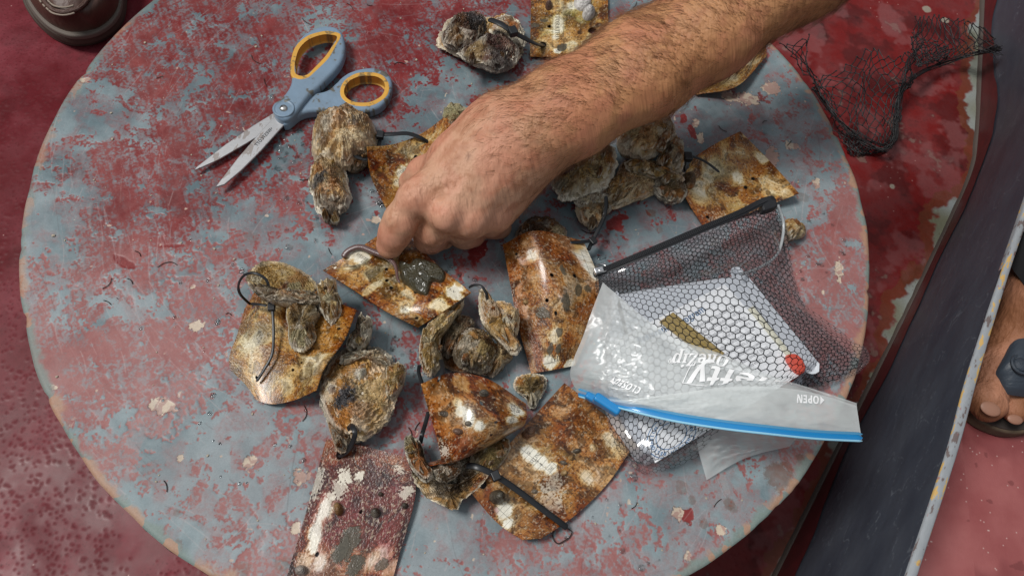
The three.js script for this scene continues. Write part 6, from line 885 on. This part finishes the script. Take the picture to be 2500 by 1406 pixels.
  const R = rng(8); cords.forEach((c, ci) => { for (let s = 0; s < (ci ? 7 : 12); s++) { const j = () => (R() - .5) * 13, pts = c.map(([x, y, h]) => U(x + j(), y + j(), DECK + Math.max(.001, h + (R() - .5) * .008))); const P = new THREE.CatmullRomCurve3(pts).getPoints(60); for (let k = 0; k < 60; k++) { seg(P[k], P[k + 1], .00042); if (k % 6 === 0) knot(P[k], .0013); } } });
  for (let k = 0; k < 14; k++) { const a = U(2400 + R() * 20, 105 + R() * 20, DECK + .045), b = U(2430 + R() * 22, 88 + R() * 60, DECK + .05 + R() * .01); seg(a, b, .0004); }
  const g = new THREE.BufferGeometry(); g.setAttribute('position', new THREE.Float32BufferAttribute(pos, 3)); g.setIndex(idx); g.computeVertexNormals();
  part(t, 'twine', g, std({ color: new THREE.Color().setRGB(.011, .011, .012), roughness: .5 }));
}
// ---------------------------------------------------------------- brown shoe
{
  const leather = tex(512, 512, (d, W) => { for (let j = 0; j < W; j++) for (let i = 0; i < W; i++) { const n = fbm(i * .02, j * .02, 4, .6), f = n2(i * .5, j * .5); const c = mix3(mix3(C(72, 46, 38), C(104, 74, 62), n), C(44, 30, 26), f * .4); d.set([255 * toS(c[0]), 255 * toS(c[1]), 255 * toS(c[2]), 255], (j * W + i) * 4); } }, { repeat: true });
  const lm = std({ map: leather, roughness: .5, bumpMap: bumpTile, bumpScale: .0006 }), sole = std({ color: col(74, 62, 54), roughness: .7, bumpMap: bumpTile, bumpScale: .0005 }), welt = std({ color: col(104, 94, 86), roughness: .7 }), thread = std({ color: col(150, 136, 122), roughness: .8 });
  const t = thing('shoe', 'dark brown leather moccasin shoe with pale stitching beside the table', 'shoe', U(180, -40, DECK));
  const uvW = (g, s) => { const p = g.attributes.position, u = g.attributes.uv; for (let k = 0; k < p.count; k++) u.setXY(k, p.getX(k) * s, p.getZ(k) * s); return g; };
  const outS = [[44, -70], [54, 0], [76, 42], [112, 78], [150, 98], [186, 104], [232, 97], [270, 76], [296, 44], [305, 0], [306, -80], [296, -240], [280, -420], [230, -500], [140, -500], [80, -420], [50, -260]];
  const shrink = (L, k) => { let x = 176, y = -200; return L.map(([a, b]) => { const r = Math.hypot(a - x, b - y); return [x + (a - x) * (r - k) / r, y + (b - y) * (r - k) / r]; }); };
  part(t, 'outsole', uvW(extrudePx(outS, [], DECK + .0006, DECK + .012, { bevel: .003, smooth: 140, hs: DECK + .008 }), 8), sole);
  part(t, 'midsole', uvW(extrudePx(shrink(outS, 6), [], DECK + .0105, DECK + .021, { bevel: .0026, smooth: 140, hs: DECK + .018 }), 8), sole);
  part(t, 'welt', uvW(extrudePx(shrink(outS, 13), [], DECK + .0195, DECK + .0265, { bevel: .002, smooth: 140, hs: DECK + .024 }), 8), welt);
  // upper: side wall rising to an apron
  const up = closedCR(shrink(outS, 22), 140), ap = closedCR([[86, -60], [100, -8], [124, 22], [142, 31], [166, 32], [194, 22], [214, 0], [228, -40], [238, -120], [236, -260], [220, -400], [180, -440], [130, -400], [92, -260], [80, -150]], 140);
  const ul = up.map(([x, y]) => U(x, y, DECK + .024)), al = ap.map(([x, y]) => U(x, y, DECK + .058));
  part(t, 'vamp', gridGeo(140, 18, (u, v, i, j) => { const a = ul[i % 140], b = al[i % 140], p = a.clone().lerp(b, v), bul = Math.sin(v * Math.PI) * .009, o = a.clone().sub(b).setY(0).normalize(); p.addScaledVector(o, bul * .7); p.y = mix(a.y, b.y, Math.sin(v * Math.PI / 2) ** .8) + (fbm(p.x * 40, p.z * 40, 3) - .5) * .003; return { p, uv: [p.x * 8, (p.z + p.y) * 8] }; }, { flip: true }), lm);
  const ac = U(165, -160, DECK + .07);
  part(t, 'apron', gridGeo(140, 12, (u, v, i, j) => { const p = al[i % 140].clone().lerp(ac, v); p.y = al[i % 140].y + .003 + .012 * Math.sin(v * Math.PI / 2) - (j === 0 ? .005 : 0); return { p, uv: [p.x * 8, p.z * 8] }; }, { flip: true }), lm);
  part(t, 'seam_ridge', tube([...al.slice(110), ...al.slice(0, 60)].map((p) => p.clone().setY(p.y + .002)), .0026, 160, 8), lm);
  const st = new THREE.CapsuleGeometry(.0010, .0034, 3, 6), st0 = (L, k0, k1, dy, off) => { for (let k = k0; k < k1; k += 3) { const a = L[(k + 140) % 140], b = L[(k + 141) % 140], d = b.clone().sub(a).normalize(), g = st.clone(); g.applyQuaternion(new THREE.Quaternion().setFromUnitVectors(V3(0, 1, 0), d)); const o = a.clone().sub(ac).setY(0).normalize(); const p = a.clone().addScaledVector(o, off); g.translate(p.x, p.y + dy, p.z); part(t, 'stitch', g, thread); } };
  st0(al, -4, 44, .0025, .0048); st0(al, -4, 44, .0046, -.0040);
  const leg = thing('person', 'standing person in dark trousers wearing the brown moccasin shoe', 'person', U(176, -330, DECK).setY(.03));
  const f = U(176, -330, DECK), cloth = std({ color: col(58, 60, 70), roughness: .9, bumpMap: bumpTile, bumpScale: .001 });
  const prof = [[.05, .05], [.062, .07], [.064, .2], [.07, .34], [.082, .45], [.088, .55], [.098, .7], [.106, .85]];
  part(leg, 'trousers', gridGeo(48, 60, (u, v) => { const k = v * (prof.length - 1), i = Math.min(prof.length - 2, Math.floor(k)), r = mix(prof[i][0], prof[i + 1][0], k - i), y = mix(prof[i][1], prof[i + 1][1], k - i), a = u * 6.28319, w = 1 + .06 * (fbm(u * 9 + 3, y * 22, 3) - .5); return { p: V3(f.x + Math.cos(a) * r * w - y * .03, y, f.z + Math.sin(a) * r * w - y * .05), uv: [u * 4, v * 8] }; }), cloth);
}
// ---------------------------------------------------------------- bare foot in a flip flop
{
  const Z = SIDE_H, s = m2(2420, 980, Z + .02), t = thing('flip_flop', 'worn flip flop with a wide dark rubber strap and round button', 'sandal', U(2470, 900, Z));
  const soleO = [[2366, 960], [2368, 1000], [2384, 1026], [2424, 1048], [2472, 1060], [2530, 1052], [2590, 1020], [2622, 960], [2632, 860], [2660, 700], [2690, 560], [2640, 500], [2560, 520], [2500, 620], [2430, 760], [2384, 880]];
  const cork = tex(256, 256, (d, W) => { for (let j = 0; j < W; j++) for (let i = 0; i < W; i++) { const n = fbm(i * .05, j * .05, 4, .6); const c = mix3(C(62, 50, 40), C(104, 88, 68), n); d.set([255 * toS(c[0]), 255 * toS(c[1]), 255 * toS(c[2]), 255], (j * W + i) * 4); } }, { repeat: true });
  const uvW = (g, q) => { const p = g.attributes.position, u = g.attributes.uv; for (let k = 0; k < p.count; k++) u.setXY(k, p.getX(k) * q, p.getZ(k) * q); return g; };
  part(t, 'sole', uvW(extrudePx(soleO, [], Z + .0006, Z + .015, { bevel: .003, smooth: 120, hs: Z + .012 }), 12), std({ map: cork, roughness: .8 }));
  part(t, 'footbed', uvW(extrudePx(soleO.map(([x, y]) => [2510 + (x - 2510) * .94, 860 + (y - 860) * .95]), [], Z + .013, Z + .0165, { bevel: .001, smooth: 120, hs: Z + .016 }), 12), std({ color: col(54, 46, 42), roughness: .85 }));
  const rub = std({ color: col(52, 60, 70), roughness: .5, bumpMap: bumpTile, bumpScale: .0004 });
  const SS = surf([[[2408, 880, Z + .012], [2440, 868, Z + .040], [2490, 800, Z + .056], [2570, 770, Z + .056], [2640, 800, Z + .036], [2664, 830, Z + .012]], [[2404, 905, Z + .012], [2430, 905, Z + .044], [2486, 870, Z + .060], [2560, 850, Z + .058], [2630, 870, Z + .036], [2650, 890, Z + .012]], [[2410, 925, Z + .014], [2430, 930, Z + .040], [2482, 920, Z + .054], [2550, 915, Z + .050], [2610, 920, Z + .032], [2640, 930, Z + .012]], [[2418, 935, Z + .016], [2442, 948, Z + .040], [2478, 962, Z + .046], [2540, 966, Z + .042], [2590, 952, Z + .030], [2625, 950, Z + .012]]]);
  const st = part(t, 'strap', sheet((u, v) => { const p = SS(u, v), k = Math.min(1, 7 * Math.min(v, 1 - v)); p.y -= .003 * (1 - k) * (1 - k); return p; }, 60, 40, .0035), rub);
  part(st, 'button', (() => { const p = U(2495, 890, Z + .060), g = new THREE.SphereGeometry(.0060, 24, 12); g.scale(1, .45, 1); g.translate(p.x, p.y, p.z); return g; })(), rub);
  part(st, 'button_rim', (() => { const p = U(2495, 890, Z + .0590), g = new THREE.TorusGeometry(.0076, .0014, 8, 32); g.rotateX(Math.PI / 2); g.translate(p.x, p.y, p.z); return g; })(), rub);
  const toe = [[2412, 985, 40, .0145], [2479, 1004, 26, .0105], [2528, 1000, 23, .0098], [2568, 984, 21, .0092], [2600, 962, 19, .0088]];
  const list = [], B = (a, b, ra, rb, k) => list.push([J(...a), J(...b), ra, rb, k]);
  const base = [[2436, 900], [2478, 918], [2518, 916], [2556, 906], [2592, 886]];
  toe.forEach(([x, y, w, r], i) => { const [bx, by] = base[i]; B([bx, by, Z + .030], [x, y, Z + .0165 + r * .95], r * 1.02, r, i ? .004 : .005); if (i === 0) B([x - 4, y - 12, Z + .031], [x + 4, y + 6, Z + .031], .0135, .0125, .004); });
  base.forEach(([x, y], i) => B([x, y, Z + .030], [mix(2520, x, .3) + 30, 740, Z + .055], .0160 - i * .0008, .020, .012));
  B([2545, 750, Z + .058], [2585, 640, Z + .075], .031, .034, .014); B([2585, 640, Z + .07], [2640, 580, Z + .04], .032, .026, .014); B([2592, 640, Z + .07], [2650, 640, Z + .12], .032, .034, .02);
  B([2440, 905, Z + .032], [2500, 760, Z + .040], .0165, .018, .012);
  const f = softBones(list), sdf = (x, y, z) => { let d = f([x, y, z]); if (d < .01) d += (fbm3(x * 70, y * 70, z * 70, 3) - .5) * .0034; return d; };
  const skinF = (x, y, z) => { const n = fbm3(x * 50, y * 50, z * 50, 3), m = fbm3(x * 22 + 4, y * 22, z * 22, 3); return mix3(mix3(C(140, 92, 64), C(170, 118, 92), sstep(.4, .62, m)), C(112, 72, 50), .45 * sstep(.48, .66, n)); };
  const a = U(2412, 1030, Z), g = nets(sdf, [.36, .085 + .012, -.42], [.86, .085 + .30, .14], .0026, skinF);
  const pt = thing('person', 'bare brown foot and ankle of a person standing in the flip flop', 'person', U(2470, 900, Z + .0165));
  const foot = part(pt, 'foot', g, phys({ vertexColors: true, roughness: .66, specularIntensity: .6, bumpMap: bumpTile, bumpScale: .0014 }));
  const nail = (x, y, h, rx, rz, turn) => { const q = U(x, y, h), n = new THREE.SphereGeometry(1, 24, 12); n.scale(rx, .0018, rz); n.rotateX(.25); n.rotateY(turn); n.translate(q.x, q.y, q.z); return n; };
  const nm = phys({ color: col(150, 108, 88), roughness: .5, clearcoat: .1 });
  part(foot, 'toenail', nail(2420, 998, Z + .0435, .0084, .0058, -.2), nm); part(foot, 'toenail', nail(2480, 1024, Z + .0330, .0066, .0042, 0), nm);
  // dark trouser hem above the ankle
  const hem = U(2640, 660, Z + .075); const cl = std({ color: col(38, 38, 40), roughness: .9 });
  part(pt, 'trouser_leg', gridGeo(48, 40, (u, v) => { const a = u * 6.28319, y = v * .55, r = mix(.064, .10, v) * (1 + .10 * (fbm(Math.cos(a) * 2 + 5, y * 18 + Math.sin(a) * 2, 3) - .5)); return { p: V3(hem.x + Math.cos(a) * r + y * .05, hem.y + y + (v === 0 ? .004 * Math.sin(a * 3) : 0), hem.z + Math.sin(a) * r - y * .05), uv: [u * 4, v * 6] }; }), cl);
}
// ---------------------------------------------------------------- a stray loop of monofilament and grit on the table
{
  const p = [[1386, 1290], [1396, 1298], [1390, 1312], [1378, 1320], [1362, 1327], [1352, 1318], [1350, 1304], [1358, 1290], [1370, 1284]].map(([x, y], i) => U(x, y, .0012 + (i & 1) * .0006));
  const t = thing('fishing_line', 'thin dark curl of line lying past the end of the long zip tie', 'line', U(1370, 1305, 0)); part(t, 'strand', tube(p, .0004, 60, 6), std({ color: col(60, 50, 46), roughness: .5 }));
  const R = rng(71), gs = [], gm = []; for (let k = 0; k < 260; k++) { const a = R() * 6.283, r = Math.sqrt(R()) * .315, s = .0004 + .0009 * R() * R(), g = new THREE.IcosahedronGeometry(s, 0); g.scale(1, .6, 1.3); g.rotateY(R() * 6); g.translate(Math.cos(a) * r, TABLE_Y + s * .5, Math.sin(a) * r); gs.push(g); }
  const m = new THREE.Mesh(mergeGeometries(gs), std({ color: col(168, 156, 138), roughness: .6 })); m.name = 'shell_grit'; m.castShadow = m.receiveShadow = true; m.userData = { kind: 'stuff', label: 'fine pale shell grit scattered over the painted table top', category: 'grit' }; scene.add(m);
}

{ // standing water beads and stray weed fibres left by the wet catch
  const R = rng(512), gs = [], spots = [[720, 345, 40], [935, 440, 60], [930, 470, 40], [690, 400, 40], [770, 480, 50], [700, 560, 90], [1120, 640, 60], [1280, 640, 40], [1440, 600, 50], [990, 880, 60], [640, 1060, 160], [1500, 1300, 160], [1980, 600, 90], [1840, 270, 80], [420, 700, 200], [520, 300, 160]];
  for (let k = 0; k < 210; k++) {
    const s = spots[Math.floor(R() * spots.length)], a = R() * 6.283, r = s[2] * Math.sqrt(R()), p = U(s[0] + Math.cos(a) * r, s[1] + Math.sin(a) * r, 0), q = .0006 + .0022 * R() * R(), e = R() * 9;
    if (Math.hypot(p.x, p.z) > .31) continue;
    gs.push(gridGeo(14, 4, (u, v) => { const w = u * 6.28319, rr = q * (1 - v) * (1 + .5 * (n2(Math.cos(w) * 1.4 + e, Math.sin(w) * 1.4 + e) - .5)) * 1.2; return { p: V3(p.x + Math.cos(w) * rr, TABLE_Y + .0001 + q * .30 * Math.sqrt(Math.max(0, 1 - (1 - v) ** 2)), p.z + Math.sin(w) * rr) }; }));
  }
  const m = new THREE.Mesh(mergeGeometries(gs), phys({ transmission: 1, thickness: .001, ior: 1.33, roughness: .02, color: 0xffffff })); m.name = 'water_beads'; m.castShadow = m.receiveShadow = true; m.userData = { kind: 'stuff', label: 'small clear water beads left on the painted table top', category: 'water' }; scene.add(m);
  const fs = []; for (let k = 0; k < 60; k++) { const a = R() * 6.283, r = Math.sqrt(R()) * .30, x = Math.cos(a) * r, z = Math.sin(a) * r, L = .004 + .010 * R(), d = R() * 6.283, b = (R() - .5) * 2; const pts = [0, 1, 2, 3].map((i) => V3(x + Math.cos(d + b * i / 3) * L * i / 3, TABLE_Y + .0007, z + Math.sin(d + b * i / 3) * L * i / 3)); fs.push(tube(pts, .00028, 8, 4)); }
  const f = new THREE.Mesh(mergeGeometries(fs), std({ color: col(52, 40, 34), roughness: .6 })); f.name = 'weed_fibres'; f.castShadow = f.receiveShadow = true; f.userData = { kind: 'stuff', label: 'thin dark weed fibres scattered on the painted table top', category: 'fibres' }; scene.add(f);
}
renderer.render(scene, camera);
